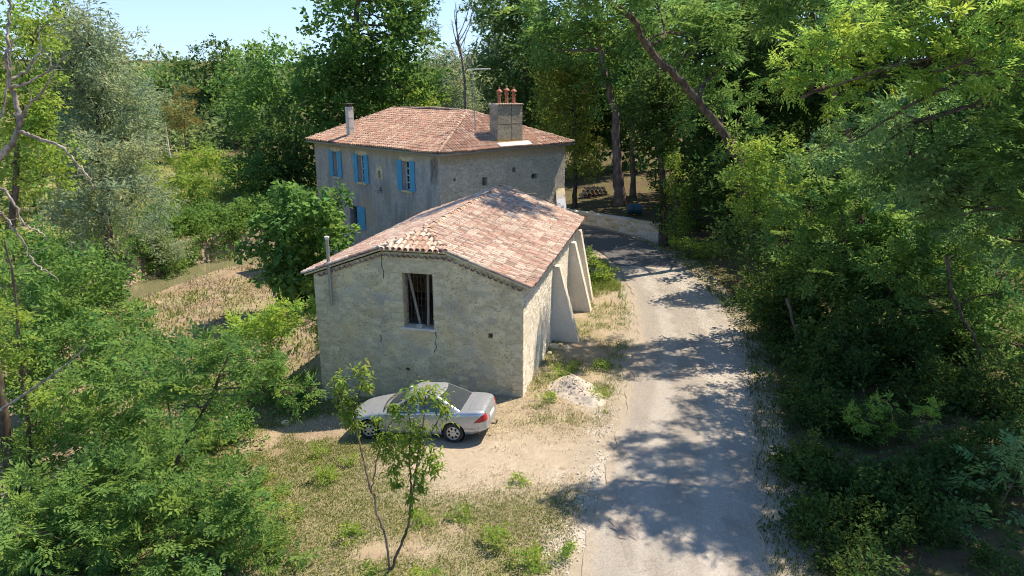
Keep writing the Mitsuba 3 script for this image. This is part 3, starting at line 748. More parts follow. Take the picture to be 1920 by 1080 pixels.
# big chimney with three terracotta pots, flashing
ch_r0, ch_r1 = 4.75, 6.95
chm = MB()
cw = (ch_r1 - ch_r0)
chm.mesh(frame_box(HC, HR, HL, Z3, ch_r0, ch_r1, .12, .85, 6.3, 9.2, .02))
chim = put(house, 'chimney', chm.ply('m_chimney'), 'wide rough stone chimney with yellow lichen at its foot')
jt = MB(); jt.mesh(frame_box(HC, HR, HL, Z3, ch_r0 - .006, ch_r1 + .006, .114, .14, 8.0, 8.03)); jt.mesh(frame_box(HC, HR, HL, Z3, ch_r0 + 1.22, ch_r0 + 1.25, .114, .14, 6.5, 9.18))
put(chim, 'joint', jt.ply('m_dark'))
cap = MB(); v, f = canal_tile(length=.95, r0=.10, r1=.10, segs=6)
for i in range(11):
    M = np.eye(4); M[:3, 0], M[:3, 1], M[:3, 2] = HR, HL, np.cross(HR, HL); M[:3, 3] = HC + HR * (ch_r0 + .02 + (i + .5) * .2) + HL * .02 + Z3 * 9.18
    if M[2, 2] < 0: M[:3, 0] *= -1; M[:3, 2] *= -1
    cap.add(placed(M, v), f, np.array((.5, .42, .34)))
put(chim, 'cap_tiles', cap.ply('m_tile'), kind='stuff')
pot = lathe([(r_, z_ * .86) for r_, z_ in [(.12, 0), (.115, .05), (.105, .06), (.10, .55), (.14, .57), (.14, .64), (.10, .66), (.10, .84), (.20, .86), (.19, .90), (.10, 1.0), (.05, 1.05), (.055, 1.1), (.03, 1.16), (0, 1.18)]], 18)
for i, r in enumerate((5.25, 5.88, 6.5)):
    put(chim, 'pot', mikit.ply((pot[0] + Hh(.48, r, 9.24 + (.07 if i == 1 else 0)), pot[1]), 'm_terracotta', smooth=35))
_, e_, d_, n_, _ = roof_plane(planes[1][0], eL0, eR1)
fp = Hh(0, 0, 0)
fo_ = eL0 + d_ * .06 + n_ * .17
put(chim, 'flashing', mikit.ply(frame_box(fo_, HR, d_, n_, ch_r0 + .2, ch_r1 + .75, .0, .42, -.008, .008), 'm_flash'))
# slim chimney near the left eaves
_, e2, d2_, n2, _ = roof_plane(planes[0][0], eL0, eL1)
sc_ = thing('flue_chimney', None) if False else None
slim = put(house, 'slim_chimney', mikit.ply(frame_box(Hh(10.75, .95, 0), HL, HR, Z3, -.2, .2, -.2, .2, 6.7, 8.95, .012), 'm_cement'), 'tall slim grey chimney stack near the left eaves')
for zz in (7.55, 8.2, 8.82): put(slim, 'band', mikit.ply(frame_box(Hh(10.75, .95, 0), HL, HR, Z3, -.215, .215, -.215, .215, zz, zz + .035), 'm_metal'))
for sx in (-.16, .16): put(slim, 'cap_support', mikit.ply(frame_box(Hh(10.75, .95, 0), HL, HR, Z3, sx - .03, sx + .03, -.12, .12, 8.95, 9.13), 'm_iron'))
put(slim, 'cap_slab', mikit.ply(frame_box(Hh(10.75, .95, 0), HL, HR, Z3, -.27, .27, -.27, .27, 9.13, 9.18, .01), 'm_iron'))
# television aerial
ant = thing('television_aerial', 'thin rooftop television aerial on a tall mast left of the chimney', 'aerial')
a0 = Hh(1.35, 4.05, 0)
put(ant, 'mast', mikit.ply(tube([a0 + Z3 * 7.1, a0 + Z3 * 9.4 + X3 * -.1, a0 + Z3 * 11.3 + X3 * -.15], .028, 6), 'm_zinc', smooth=True))
bm0, bm1 = a0 + np.array([-.45, -.1, 11.28]), a0 + np.array([.95, .1, 11.32])
put(ant, 'boom', mikit.ply(tube([bm0, bm1], .035, 6), 'm_white', smooth=True))
for i, t in enumerate(np.linspace(.02, 1, 12)):
    c_ = bm0 + (bm1 - bm0) * t; h_ = .20 if i > 1 else .28
    put(ant, 'element', mikit.ply(tube([c_ + np.array([-.1, 1, 0]) * h_, c_ - np.array([-.1, 1, 0]) * h_], .014, 5), 'm_white'))
# sloping pier of the house end wall, with tiled coping
pier = thing('stone_pier', 'stubby raking pier with pale coping slabs at the right foot of the house wall', 'pier')
pO, pX, pY = np.array([3.02, 48.75, 0]), np.array([.999, .04, 0]), np.array([.04, -.999, 0])
prf = Polygon([(-.3, -.6), (1.5, -.6), (1.42, 2.05), (.12, 3.5), (-.3, 3.55)])
m = trimesh.creation.extrude_polygon(prf, .56, engine='earcut'); v = m.vertices
m.vertices = pO + v[:, :1] * pY + v[:, 1:2] * Z3 + v[:, 2:] * pX
put(pier, 'body', mikit.ply((m.vertices, m.faces), 'm_stone'))
c0, c1 = np.array([.06, 3.5]), np.array([1.44, 2.03])
dd = (c1 - c0) / np.linalg.norm(c1 - c0); D3 = pY * dd[0] + Z3 * dd[1]; N3 = np.cross(pX, D3); N3 = N3 if N3[2] > 0 else -N3
for i in range(5):
    o_ = pO + pY * c0[0] + Z3 * c0[1] + D3 * (i * .4)
    put(pier, 'coping', mikit.ply(frame_box(o_, pX, D3, N3, -.04, .60, .0, .43, .01 + .004 * i, .08, .015), 'm_stone' if i < 1 else ('m_paper' if i < 2 else 'm_flash')))

# ------------------------------------------------------------------ bridge parapet, ruined wall behind the barn
par = thing('bridge_parapet', 'low bridge parapet wall with a pale cement coping beside the dark tarmac bend', 'parapet wall')
pa, pb = np.array([10.45, 49.75, 0]), np.array([2.2, 57.3, 0])
pd = (pb - pa); PLn = np.linalg.norm(pd); pd /= PLn; pn = np.array([-pd[1], pd[0], 0]); pn = pn if pn[1] > 0 else -pn
pw = put(par, 'wall', mikit.ply(frame_box(pa, pd, pn, Z3, 0, PLn, 0, .45, -1.8, .72), 'm_lit_wall'))  # lightened wall colour stands in for bounced light on this face
put(par, 'coping', mikit.ply(frame_box(pa, pd, pn, Z3, 2.5, PLn, -.05, .52, .724, .92, .015), 'm_cement'))
put(par, 'coping', mikit.ply(frame_box(pa, pd, pn, Z3, -.05, 2.495, -.04, .50, .724, .885, .02), 'm_stone'), 'older mossy end stone of the coping')
a = .0
while a < PLn - .8:
    w = rs.uniform(.4, .8); z0_ = 0.0
    for h in (.25, .22, .24): 
        if rs.random() < .5: put_stone(pw, pa, pd, Z3, -pn, a, a + w - .02, z0_, z0_ + h - .015, .012)
        z0_ += h
    a += w
ruin = thing('ruined_wall', 'tumbled top of a ruined stone wall between barn and house', 'wall')
rr = np.random.default_rng(31)
rw = MB(); rw.mesh(frame_box(B(0, 0, 0), BU, BS, Z3, 1.2, 6.4, BL + .9, BL + 1.3, -.6, 4.2))
put(ruin, 'core', rw.ply('m_rubble'))
for i in range(46):
    u = rr.uniform(1.2, 6.2); zc = 4.2 + .62 * math.exp(-((u - 3.2) / 1.4)**2) * rr.uniform(.0, 1) - (.0 if u > 2 else .2)
    ico = trimesh.creation.icosphere(1, 1.0); ico.vertices *= rr.uniform(.09, .22, 3); ico.vertices += rr.normal(0, .012, ico.vertices.shape)
    ico.vertices += B(u, BL + 1.1 + rr.uniform(-.18, .18), zc)
    put(ruin, 'stone', mikit.ply(ico, 'm_stone'))
for i, (u_, z_, uu, zz_) in enumerate(((5.9, 4.45, 4.2, 4.75), (3.4, 4.95, 2.2, 5.05), (2.0, 4.9, 1.2, 4.5))):
    st = [B(u_, BL + .8, z_), B((u_ + uu) / 2, BL + .75, (z_ + zz_) / 2 + .04), B(uu, BL + .85, zz_)]
    whole('branch', mikit.ply(tube(st, [.045, .04, .02], 6, .3, i), 'm_dead', smooth=True), ('long dry stick lying on the ruined wall left of the barn ridge', 'dry stick on the ruined wall beside the barn ridge end', 'short dry stick at the right end of the ruined wall')[i], 'stick')
tw = MB()
for i in range(70):
    q = B(rr.uniform(1.0, 2.8), BL + 1.0 + rr.uniform(-.3, .3), 4.1 + rr.uniform(0, .5)); tw.add(*tube([q, q + rr.normal(0, .2, 3), q + rr.normal(0, .3, 3) + Z3 * .1], [.012, .01, .004], 4))
whole('dry_twigs', tw.ply('m_dead'), 'tangle of dry vine stems over the ruined wall', 'twigs', kind='stuff')
# ------------------------------------------------------------------ the car
car = thing('parked_car', 'silver four door saloon car parked along the barn gable, nose to the left', 'car')
def sec(x):
    """cross-section of the lower body at station x (0 = nose, 4.53 = tail): half outline, y >= 0, from the floor centre to the top centre"""
    wk = np.interp(x, [0, .06, .25, .6, 1.1, 2.2, 3.4, 4.0, 4.35, 4.47, 4.53], [.50, .63, .755, .83, .858, .866, .86, .83, .765, .70, .62])
    zb = np.interp(x, [0, .1, .5, .9, 3.6, 4.1, 4.53], [.30, .22, .2, .19, .19, .24, .36])
    zt = np.interp(x, [0, .05, .2, .5, 1.0, 1.45, 2.2, 3.4, 3.85, 4.2, 4.42, 4.5, 4.53], [.50, .60, .70, .78, .87, .93, .95, .98, 1.005, 1.01, .985, .90, .74])
    zs = zt - np.interp(x, [0, .5, 1.4, 3.6, 4.53], [.06, .07, .06, .05, .05])
    crown = np.interp(x, [0, .5, 1.45, 3.6, 4.2, 4.53], [.02, .03, .02, .02, .02, .0])
    zm = zb + (zs - zb) * .55
    return np.array([(0, zb), (wk * .80, zb), (wk * .93, zb + .05), (wk * .985, zb + .16 * (zs - zb) + .03), (wk, zm), (wk * .985, zb + (zs - zb) * .85), (wk * .955, zs - .015), (wk * .90, zs + .022), (wk * .80, zs + .035), (wk * .4, zt + crown * .7), (0, zt + crown)])
xs = np.unique(np.r_[0, .015, .05, np.linspace(.1, 4.4, 60), 4.45, 4.49, 4.52, 4.53])
rings = []
for x in xs:
    h = sec(x); full = np.vstack([h, (h[1:-1] * [-1, 1])[::-1]])
    rings.append(np.c_[np.full(len(full), x), full])
m_ = len(rings[0]); V = np.vstack(rings); k = np.arange(m_)
F = []
for i in range(len(xs) - 1):
    F.append(np.stack([i * m_ + k, i * m_ + (k + 1) % m_, (i + 1) * m_ + (k + 1) % m_, (i + 1) * m_ + k], 1))
F = np.vstack(F); F = np.vstack([F[:, [0, 1, 2]], F[:, [0, 2, 3]]])
V = np.vstack([V, [[0, 0, .42]], [[4.53, 0, .6]]]); nV = len(V)
F = np.vstack([F, np.stack([np.full(m_, nV - 2), (k + 1) % m_, k], 1), np.stack([np.full(m_, nV - 1), (len(xs) - 1) * m_ + k, (len(xs) - 1) * m_ + (k + 1) % m_], 1)])
bt = trimesh.Trimesh(V, F, process=True); bt.fix_normals()
def man(t): return m3.Manifold(m3.Mesh(vert_properties=np.asarray(t.vertices, np.float32), tri_verts=np.asarray(t.faces, np.uint32)))
def tri_of(m):
    q = m.to_mesh(); t = trimesh.Trimesh(q.vert_properties[:, :3], q.tri_verts, process=False); t.merge_vertices(); return t
body = man(bt)
AX = (.79, 3.505)
for ax_ in AX:
    arch = m3.Manifold.cylinder(.60, .372, .372, 40, True).rotate([90, 0, 0])
    for sy in (-1, 1): body = body - arch.translate([ax_, sy * .82, .31])
def prism_y(pts, y0, y1):
    p = Polygon(pts); 
    if not p.exterior.is_ccw: p = Polygon(list(p.exterior.coords)[::-1])
    return m3.CrossSection([list(p.exterior.coords)[:-1]]).extrude(y1 - y0).rotate([90, 0, 0]).translate([0, y1, 0])
def prism_z(pts, z0, z1):
    p = Polygon(pts)
    if not p.exterior.is_ccw: p = Polygon(list(p.exterior.coords)[::-1])
    return m3.CrossSection([list(p.exterior.coords)[:-1]]).extrude(z1 - z0).translate([0, 0, z0])
def grow(pts, d): return list(Polygon(pts).buffer(d, join_style=2).exterior.coords)[:-1]
parts_ = []
def cut(name, pts, y0, y1, mat, kind='y', gap=.006, lab=None):
    global body
    pr = prism_y if kind == 'y' else prism_z
    p = body ^ pr(grow(pts, -gap / 2), y0, y1)
    body = body - pr(grow(pts, gap / 2), y0, y1)
    parts_.append((name, p, mat, lab))
for s0_, s1_ in ((-.95, -.62), (.62, .95)):
    cut('tail_light', [(4.16, .66), (4.40, .86), (4.56, .93), (4.56, .68)], s0_ if s0_ < 0 else .50, s1_ if s1_ > 0 else -.50, 'm_red', lab=None)
    cut('headlight', [(-.05, .50), (.34, .62), (.42, .72), (.1, .66), (-.05, .60)], s0_ if s0_ < 0 else .34, s1_ if s1_ > 0 else -.34, 'm_lamp')
    cut('front_door', [(1.34, .30), (2.38, .30), (2.40, .97), (1.42, .93)], s0_ - (.0), s1_, 'm_paint')
    cut('rear_door', [(2.42, .30), (2.96, .30), (3.20, .62), (3.38, .97), (2.43, .97)], s0_, s1_, 'm_paint')
cut('bonnet', [(.16, -.62), (.55, -.70), (1.30, -.74), (1.25, 0), (1.30, .74), (.55, .70), (.16, .62), (.1, 0)], .6, 1.2, 'm_paint', 'z')
cut('boot_lid', [(4.00, -.60), (4.50, -.50), (4.60, 0), (4.50, .50), (4.00, .60), (3.96, 0)], .88, 1.2, 'm_paint', 'z')
for s0_ in (-1, 1):
    cut('side_moulding', [(.5, .43), (4.3, .46), (4.3, .50), (.5, .47)], *((-.95, -.70) if s0_ < 0 else (.70, .95)), 'm_paint', gap=.010)
CY, CX = 12.0, None
rw_pos = np.array([-1.73, 19.40])
hd = np.array([-.9781, .2079, 0]); lf = np.array([-.2079, -.9781, 0])   # heading and the driver's left
# nose is x = 0, so local +x runs to the tail: world = origin - heading * x + left * y
r_ax = np.array([rw_pos[0], rw_pos[1], 0]) - lf * .74
car_o = r_ax + hd * AX[1]
zr, zf = tz(*(r_ax + lf * .74)[:2]), tz(*(r_ax + hd * 2.715 + lf * .74)[:2])
slope_c = (zr - zf) / 2.715
XA = -hd + Z3 * slope_c; XA /= np.linalg.norm(XA)
ZA = np.cross(XA, lf); ZA = ZA if ZA[2] > 0 else -ZA
car_o = car_o.copy(); car_o[2] = zr - slope_c * AX[1]
def CW(v): v = np.asarray(v); return car_o + v[:, :1] * XA + v[:, 1:2] * lf + v[:, 2:] * ZA
FLIP = np.dot(np.cross(XA, lf), ZA) < 0
def cput(parent, name, v, f, mat, smooth=30, lab=None):
    f = np.asarray(f)
    if f.shape[1] == 4: f = np.vstack([f[:, [0, 1, 2]], f[:, [0, 2, 3]]])
    if FLIP: f = f[:, ::-1]
    return put(parent, name, mikit.ply((CW(v), f), mat, smooth=smooth), lab)
def ctri(parent, name, t, mat, smooth=30, lab=None): return cput(parent, name, t.vertices, t.faces, mat, smooth, lab)
bodyk = ctri(car, 'body', tri_of(body), 'm_paint', 28)
for nm, p, mt, lab in parts_:
    t = tri_of(p)
    if len(t.faces): ctri(car, nm, t, mt, 28, lab)
# cabin: four pillars and a roof skin with glass between
def cab(yside, t):
    """side outline of the cabin at height fraction t (0 belt, 1 roof): returns (x front, x rear, half width, z)"""
    xf = 1.28 + (2.02 - 1.28) * t**.95; xr = 3.90 - (3.90 - 3.10) * t**1.02
    return xf, xr, .775 - (.775 - .56) * t**1.15, .94 + (1.375 - .94) * t
ts = np.linspace(0, 1, 9); NU = 15
def skin(off=0.0):
    rows = []
    for t in ts:
        xf, xr, w, z = cab(1, t)
        un = np.linspace(-1, 1, NU)
        front = np.c_[xf + .13 * un**2 + .02 * un**4 - off, w * .94 * un, np.full(NU, z)]
        rear = np.c_[xr - .10 * un**2 + off, w * .94 * un, np.full(NU, z)]
        sd = np.linspace(0, 1, 22)[1:-1]
        xl = front[-1, 0] + (rear[-1, 0] - front[-1, 0]) * sd
        left = np.c_[xl, w * (.94 + .06 * np.minimum(1, np.minimum(sd, 1 - sd) * 9)) + off + 0 * xl, np.full(len(sd), z)]
        rt = left[::-1] * [1, -1, 1]
        rows.append(np.vstack([front, left, rear[::-1], rt]))
    return np.array(rows)
S = skin(); n_ = S.shape[1]
capz = []
# roof dome
roofc = S[-1]; cen = np.array([2.55, 0, 1.43])
dome = [roofc]
for q in (.12, .35, .65): 
    r_ = roofc + (np.array([2.55, 0, 0]) * [1, 1, 0] - roofc * [1, 1, 0]) * q; r_[:, 2] = 1.375 + .052 * (1 - (1 - q)**2.2); dome.append(r_)
allr = np.vstack([S.reshape(-1, 3)] + dome[1:] + [cen[None]])
nr = len(ts) + 3
i_, j_ = np.meshgrid(np.arange(nr - 1), np.arange(n_), indexing='ij')
fq = np.stack([i_ * n_ + j_, i_ * n_ + (j_ + 1) % n_, (i_ + 1) * n_ + (j_ + 1) % n_, (i_ + 1) * n_ + j_], -1).reshape(-1, 4)
fc = np.vstack([fq[:, [0, 1, 2]], fq[:, [0, 2, 3]], np.stack([(nr - 1) * n_ + np.arange(n_), (nr - 1) * n_ + (np.arange(n_) + 1) % n_, np.full(n_, len(allr) - 1)], 1)])
tr_ = trimesh.Trimesh(allr, fc, process=False)
cput(car, 'roof', allr, fc, 'm_paint', 40)
def patch(fn, nu, nv, name, mat, parent=car, smooth=True):
    uu, vv = np.meshgrid(np.linspace(0, 1, nu), np.linspace(0, 1, nv)); P = fn(uu.ravel(), vv.ravel())
    a, b = np.meshgrid(np.arange(nv - 1), np.arange(nu - 1), indexing='ij')
    f = np.stack([a * nu + b, a * nu + b + 1, (a + 1) * nu + b + 1, (a + 1) * nu + b], -1).reshape(-1, 4)
    # a thin pane: second face just inside
    n0 = len(P); P2 = P + (np.array([2.55, 0, 1.0]) - P) * .004
    return cput(parent, name, np.vstack([P, P2]), np.vstack([f, f[:, ::-1] + n0]), mat, smooth)
def front_glass(u, v):
    t = .05 + .90 * v; xf, xr, w, z = cab(1, t); un = (2 * u - 1) * .93
    return np.c_[xf + .13 * un**2 + .02 * un**4 - .008, w * .94 * un, z + .004]
def rear_glass(u, v):
    t = .10 + .86 * v; xf, xr, w, z = cab(1, t); un = (2 * u - 1) * (.93 - .02 * v)
    return np.c_[xr - .10 * un**2 + .008, w * .94 * un, z + .006]
patch(front_glass, 12, 8, 'windscreen', 'm_carglass'); patch(rear_glass, 12, 8, 'rear_window', 'm_carglass')
for sy in (-1, 1):
    for nm, x0b, x0t, x1b, x1t in (('side_window', 1.58, 2.17, 2.40, 2.42), ('side_window', 2.49, 2.50, 3.36, 3.06)):
        def sw(u, v, x0b=x0b, x0t=x0t, x1b=x1b, x1t=x1t, sy=sy):
            t = .06 + .83 * v; _, _, w, z = cab(1, t); x = (x0b + (x0t - x0b) * v) * (1 - u) + (x1b + (x1t - x1b) * v) * u
            return np.c_[x, sy * (w + .007 + 0 * x), z]
        patch(sw, 8, 6, nm, 'm_carglass')
    mv = trimesh.creation.icosphere(2, 1.0); mv.vertices = mv.vertices * [.07, .10, .06] + [1.62, sy * .93, 1.0]
    ctri(car, 'door_mirror', mv, 'm_paint', True)
    for x in (2.22, 3.16):
        cput(car, 'door_handle', *(lambda t: (t.vertices, t.faces))(frame_box([x, sy * .862, .80], X3, Y3, Z3, -.10, .10, -.02, .02, -.016, .016, .012)), 'm_paint')
# wheels
def wheel(x, sy, nm):
    o = np.array([x, sy * .745, .316])
    def wl(v): return np.c_[v[:, 0] + o[0], v[:, 2] * sy + o[1], v[:, 1] + o[2]]
    tv, tf = lathe([(.205, -.09), (.27, -.10), (.305, -.09), (.316, -.06), (.316, .06), (.305, .09), (.27, .10), (.212, .092), (.205, .08), (.205, -.09)], 40)
    w = cput(car, nm, wl(tv), tf, 'm_rubber', 35)
    disc = shapely.Point(0, 0).buffer(.208, 24)
    for k_ in range(7):
        a = k_ * 2 * math.pi / 7; el = shapely.affinity.rotate(shapely.affinity.scale(shapely.Point(.138, 0).buffer(1, 12), .042, .034), math.degrees(a), origin=(0, 0)); disc = disc.difference(el)
    rt_ = trimesh.creation.extrude_polygon(disc, .022, engine='earcut'); v = rt_.vertices; r_ = np.hypot(v[:, 0], v[:, 1])
    v = v + np.c_[0 * r_, 0 * r_, .072 - .10 * (r_ / .21 - .55)**2]
    rim = cput(w, 'rim', wl(v), rt_.faces, 'm_rim', 30)
    hv, hf = lathe([(.208, .05), (.214, .088), (.206, .094), (.196, .084)], 40); cput(w, 'rim_edge', wl(hv), hf, 'm_rim', 35)
    cv, cf = lathe([(.0, .104), (.03, .102), (.036, .09)], 16); cput(w, 'hub_cap', wl(cv), cf, 'm_rim', 35)
    bv, bf = lathe([(.0, -.02), (.2, -.02), (.2, .03)], 24); cput(w, 'brake_backing', wl(bv), bf, 'm_trim', 35)
for x in AX:
    for sy in (1, -1): wheel(x, sy, 'wheel')
for ax_ in AX:
    for sy in (1, -1):
        lv, lf_ = lathe([(.0, -.26), (.355, -.26), (.355, .03)], 28)
        cput(car, 'wheel_arch_liner', np.c_[lv[:, 0] + ax_, lv[:, 2] * sy + sy * .74, lv[:, 1] + .31], lf_, 'm_trim', 35)
wb = [(1.22, -.55, .955), (1.30, .25, .965), (1.33, .66, .955)]
cput(car, 'wiper_cowl', *tube(np.array([(1.20 + .14 * (y / .7)**2, y, .958) for y in np.linspace(-.68, .68, 12)]), .022, 6), 'm_trim', True)
cput(car, 'number_plate', *(lambda t: (t.vertices, t.faces))(frame_box([4.535, 0, .66], X3, Y3, Z3, -.012, .012, -.26, .26, -.055, .055)), 'm_white', False)
cput(car, 'tow_hook', *tube([(4.40, 0, .30), (4.56, 0, .28), (4.66, 0, .30), (4.68, 0, .38)], [.022, .022, .02, .026], 8), 'm_trim', True)
cput(car, 'underside', *(lambda t: (t.vertices, t.faces))(frame_box([0, 0, 0], X3, Y3, Z3, .3, 4.25, -.6, .6, .17, .26)), 'm_trim', False)

# ------------------------------------------------------------------ foliage
SPECIES = {   # colour, leaf length, leaf width, leaves per spray, spray radius, droop, density
 'willow': ((.120, .148, .088), .11, .030, 26, .32, .35, 1.0),
 'dark':   ((.032, .056, .016), .09, .055, 22, .30, .15, 1.0),  # dark leaf green, lowered further in place of shade beneath the trees
 'oak':    ((.050, .092, .022), .09, .060, 22, .32, .10, 1.0),
 'mid':    ((.066, .115, .030), .085, .05, 22, .30, .10, 1.0),
 'lime':   ((.105, .150, .030), .08, .045, 22, .28, .15, 1.0),
 'limeash':((.128, .186, .036), .125, .048, 35, .34, .25, 1.0),
 'ash':    ((.070, .118, .032), .125, .048, 35, .34, .25, 1.0),
 'blueash':((.085, .138, .055), .125, .048, 35, .34, .25, 1.0),
 'grey':   ((.080, .115, .050), .09, .045, 22, .30, .2, 1.0),
 'gold':   ((.105, .125, .028), .095, .04, 26, .34, .45, 1.0),
 'rust':   ((.100, .088, .030), .08, .05, 20, .3, .1, .8),
 'fig':    ((.060, .110, .030), .15, .12, 16, .30, .2, 1.7),
 'peach':  ((.135, .200, .035), .13, .032, 9, .16, .8, 1.0)}
def spray_templates(kind, L, Wd, K, R, droop, rng, n=6):
    """leaf sprays: (n, K, 4, 3) diamonds along a short twig on +x"""
    out = []
    for _ in range(n):
        leaves = []
        compound = kind in ('ash', 'limeash', 'blueash')
        if compound:
            nl = K // 7
            for c in range(nl):
                az = rng.uniform(-1.4, 1.4); el = rng.uniform(-.5, .6); base = np.array([rng.uniform(0, .7) * R, 0, 0])
                ax = np.array([math.cos(az) * math.cos(el), math.sin(az) * math.cos(el), math.sin(el)])
                sd = np.cross(Z3, ax); sd /= np.linalg.norm(sd) + 1e-9; up = np.cross(ax, sd)
                for i in range(7):
                    t = (i // 2 + 1) / 4 * .9; s = 0 if i == 6 else (1 if i % 2 else -1)
                    p = base + ax * (t * .26 / .26 * R * .8) - Z3 * (droop * .35 * (t * R)**2 / R)
                    dr_ = ax * (.45 if s else 1) + sd * s * .9 - Z3 * rng.uniform(.0, .5) * droop * 1.5
                    leaves.append((p, dr_, up + rng.normal(0, .3, 3)))
        else:
            for i in range(K):
                t = rng.uniform(.0, 1); az = rng.uniform(-2.2, 2.2); el = rng.normal(0, .45) - droop * .6
                p = np.array([t * R, rng.normal(0, .22) * R, rng.normal(0, .2) * R - droop * R * t * t])
                leaves.append((p, np.array([math.cos(az) * math.cos(el), math.sin(az) * math.cos(el), math.sin(el)]), np.array([0, 0, 1.]) + rng.normal(0, .45, 3)))
        q = []
        for p, d, up in leaves:
            d = d / np.linalg.norm(d); s = np.cross(up, d); s /= np.linalg.norm(s) + 1e-9; l = L * rng.uniform(.75, 1.2); w = Wd * rng.uniform(.8, 1.15) / 2
            nn = np.cross(d, s)
            q.append([p, p + d * l * .45 + s * w + nn * w * .25, p + d * l - nn * l * .08, p + d * l * .45 - s * w + nn * w * .25])
        out.append(q)
    return np.array(out)
_tpl = {}
def crown(blobs, sp, rng, dens=1.0, px=1.0, tint=None, gap=.40):
    """leaf mesh of a crown: each blob is a cloud of small leafy clumps with gaps between, each clump a cloud of sprays"""
    base, L, Wd, K, R, droop, dn = SPECIES[sp]
    tp = _tpl.setdefault(sp, spray_templates(sp, L, Wd, K, R, droop, np.random.default_rng(hash_name(sp))))
    Vs, Cs = [], []
    seed = int(rng.integers(0, 1000))
    for (cx, cy, cz, r) in blobs:
        dist = math.sqrt(cx * cx + cy * cy + (cz - 10.4)**2)
        sc = max(1.2, dist / 15.0 * px)                     # far crowns: leaf clumps stand in for leaves
        sc = min(sc, max(.8, r / (1.2 * R)))
        area = .6 * L * Wd * sc * sc * K
        n = int(dens * dn * 3.3 * math.pi * r * r / area) + 3
        ns = int(np.clip(26 * dens, 8, 40))
        d = rng.normal(0, 1, (ns, 3)) + [0, 0, .25]; d /= np.linalg.norm(d, axis=1, keepdims=True)
        lob = meshkit.fbm(d * 1.6 + [cx, cy, cz], 3, seed)
        rad = r * (.45 + .95 * lob) * rng.uniform(.3, 1.0, ns)**.5
        sub = np.array([cx, cy, cz]) + d * rad[:, None] * [1.05, 1.05, .95]
        rsub = r * rng.uniform(.13, .29, ns) * (1.5 if sp == 'fig' else 1); wt = rsub**2; which = rng.choice(ns, n, p=wt / wt.sum())
        e = rng.normal(0, .62, (n, 3)); p = sub[which] + e * rsub[which][:, None] * [1, 1, .55]
        d = d[which] * .5 + e * .6
        a = d + rng.normal(0, .4, (n, 3)) + np.array([0, 0, .15 - droop * .9]); a /= np.linalg.norm(a, axis=1, keepdims=True) + 1e-9
        up = np.array([0, 0, 1.]) + rng.normal(0, .22, (n, 3)); s = np.cross(up, a); s /= np.linalg.norm(s, axis=1, keepdims=True) + 1e-9; u = np.cross(a, s)
        M = np.stack([a, s, u], -1) * (sc * rng.uniform(.8, 1.2, (n, 1, 1)))
        t = tp[rng.integers(0, len(tp), n)].reshape(n, -1, 3)
        v = np.einsum('nij,nkj->nki', M, t) + p[:, None]
        Vs.append(v.reshape(-1, 3))
        b = np.array(base if tint is None else tint) * 2.7
        hue = (rng.uniform(-1, 1, ns)[which] * .8 + rng.uniform(-1, 1, n) * .5)[:, None, None]; lf = rng.uniform(.72, 1.3, (n, t.shape[1] // 4, 1))
        c = b * (1 + .2 * hue * np.array([1.25, .5, -.4])) * lf
        Cs.append(np.repeat(c, 4, 1).reshape(-1, 3))
    v = np.vstack(Vs); c = np.clip(np.vstack(Cs), .004, .6)
    q = np.arange(len(v)).reshape(-1, 4)
    return v, np.vstack([q[:, [0, 1, 2]], q[:, [0, 2, 3]]]), c
def hash_name(s): return sum(ord(ch) * (i + 3) for i, ch in enumerate(s))
NTRI = [0]
def leafy(key, blobs, sp, rng, **kw):
    v, f, c = crown(blobs, sp, rng, **kw); NTRI[0] += len(f)
    put(key, 'crown', mikit.ply((v, f), 'm_leaf', color=c))
def limbs(trunk, r0, blobs, rng, near=True):
    tb = MB()
    path = smooth_path(trunk, 6); tt = np.linspace(0, 1, len(path))
    path = path + rng.normal(0, r0 * .12, path.shape)
    tb.add(*tube(path, r0 * (1 - .72 * tt) * (1 + .35 * np.exp(-tt * 14)), 9, .25, 3))
    for (cx, cy, cz, r) in blobs:
        c = np.array([cx, cy, cz]); D = np.linalg.norm(path - c, axis=1) + .6 * np.maximum(path[:, 2] - cz, 0); i = int(np.argmin(D + .35 * np.abs(tt - .6) * D.min()))
        st = path[i]; mid = (st + c) / 2 + rng.normal(0, .12 * np.linalg.norm(c - st) + .02, 3) - Z3 * .04 * np.linalg.norm(c - st)
        rb = max(.012, min(r0 * (1 - .72 * tt[i]) * .62, .05 * r + .02))
        tb.add(*tube(smooth_path([st, mid, c], 4), np.linspace(rb, rb * .45, 9), 6))
        for _ in range(6 if near else 3):
            e = rng.normal(0, 1, 3); e /= np.linalg.norm(e); e2 = c + e * r * rng.uniform(.6, .95)
            tb.add(*tube(smooth_path([c - (c - mid) * .3, (c + e2) / 2 + rng.normal(0, .08 * r, 3), e2], 3), np.linspace(rb * .45, rb * .12 + .003, 7), 4))
    return tb
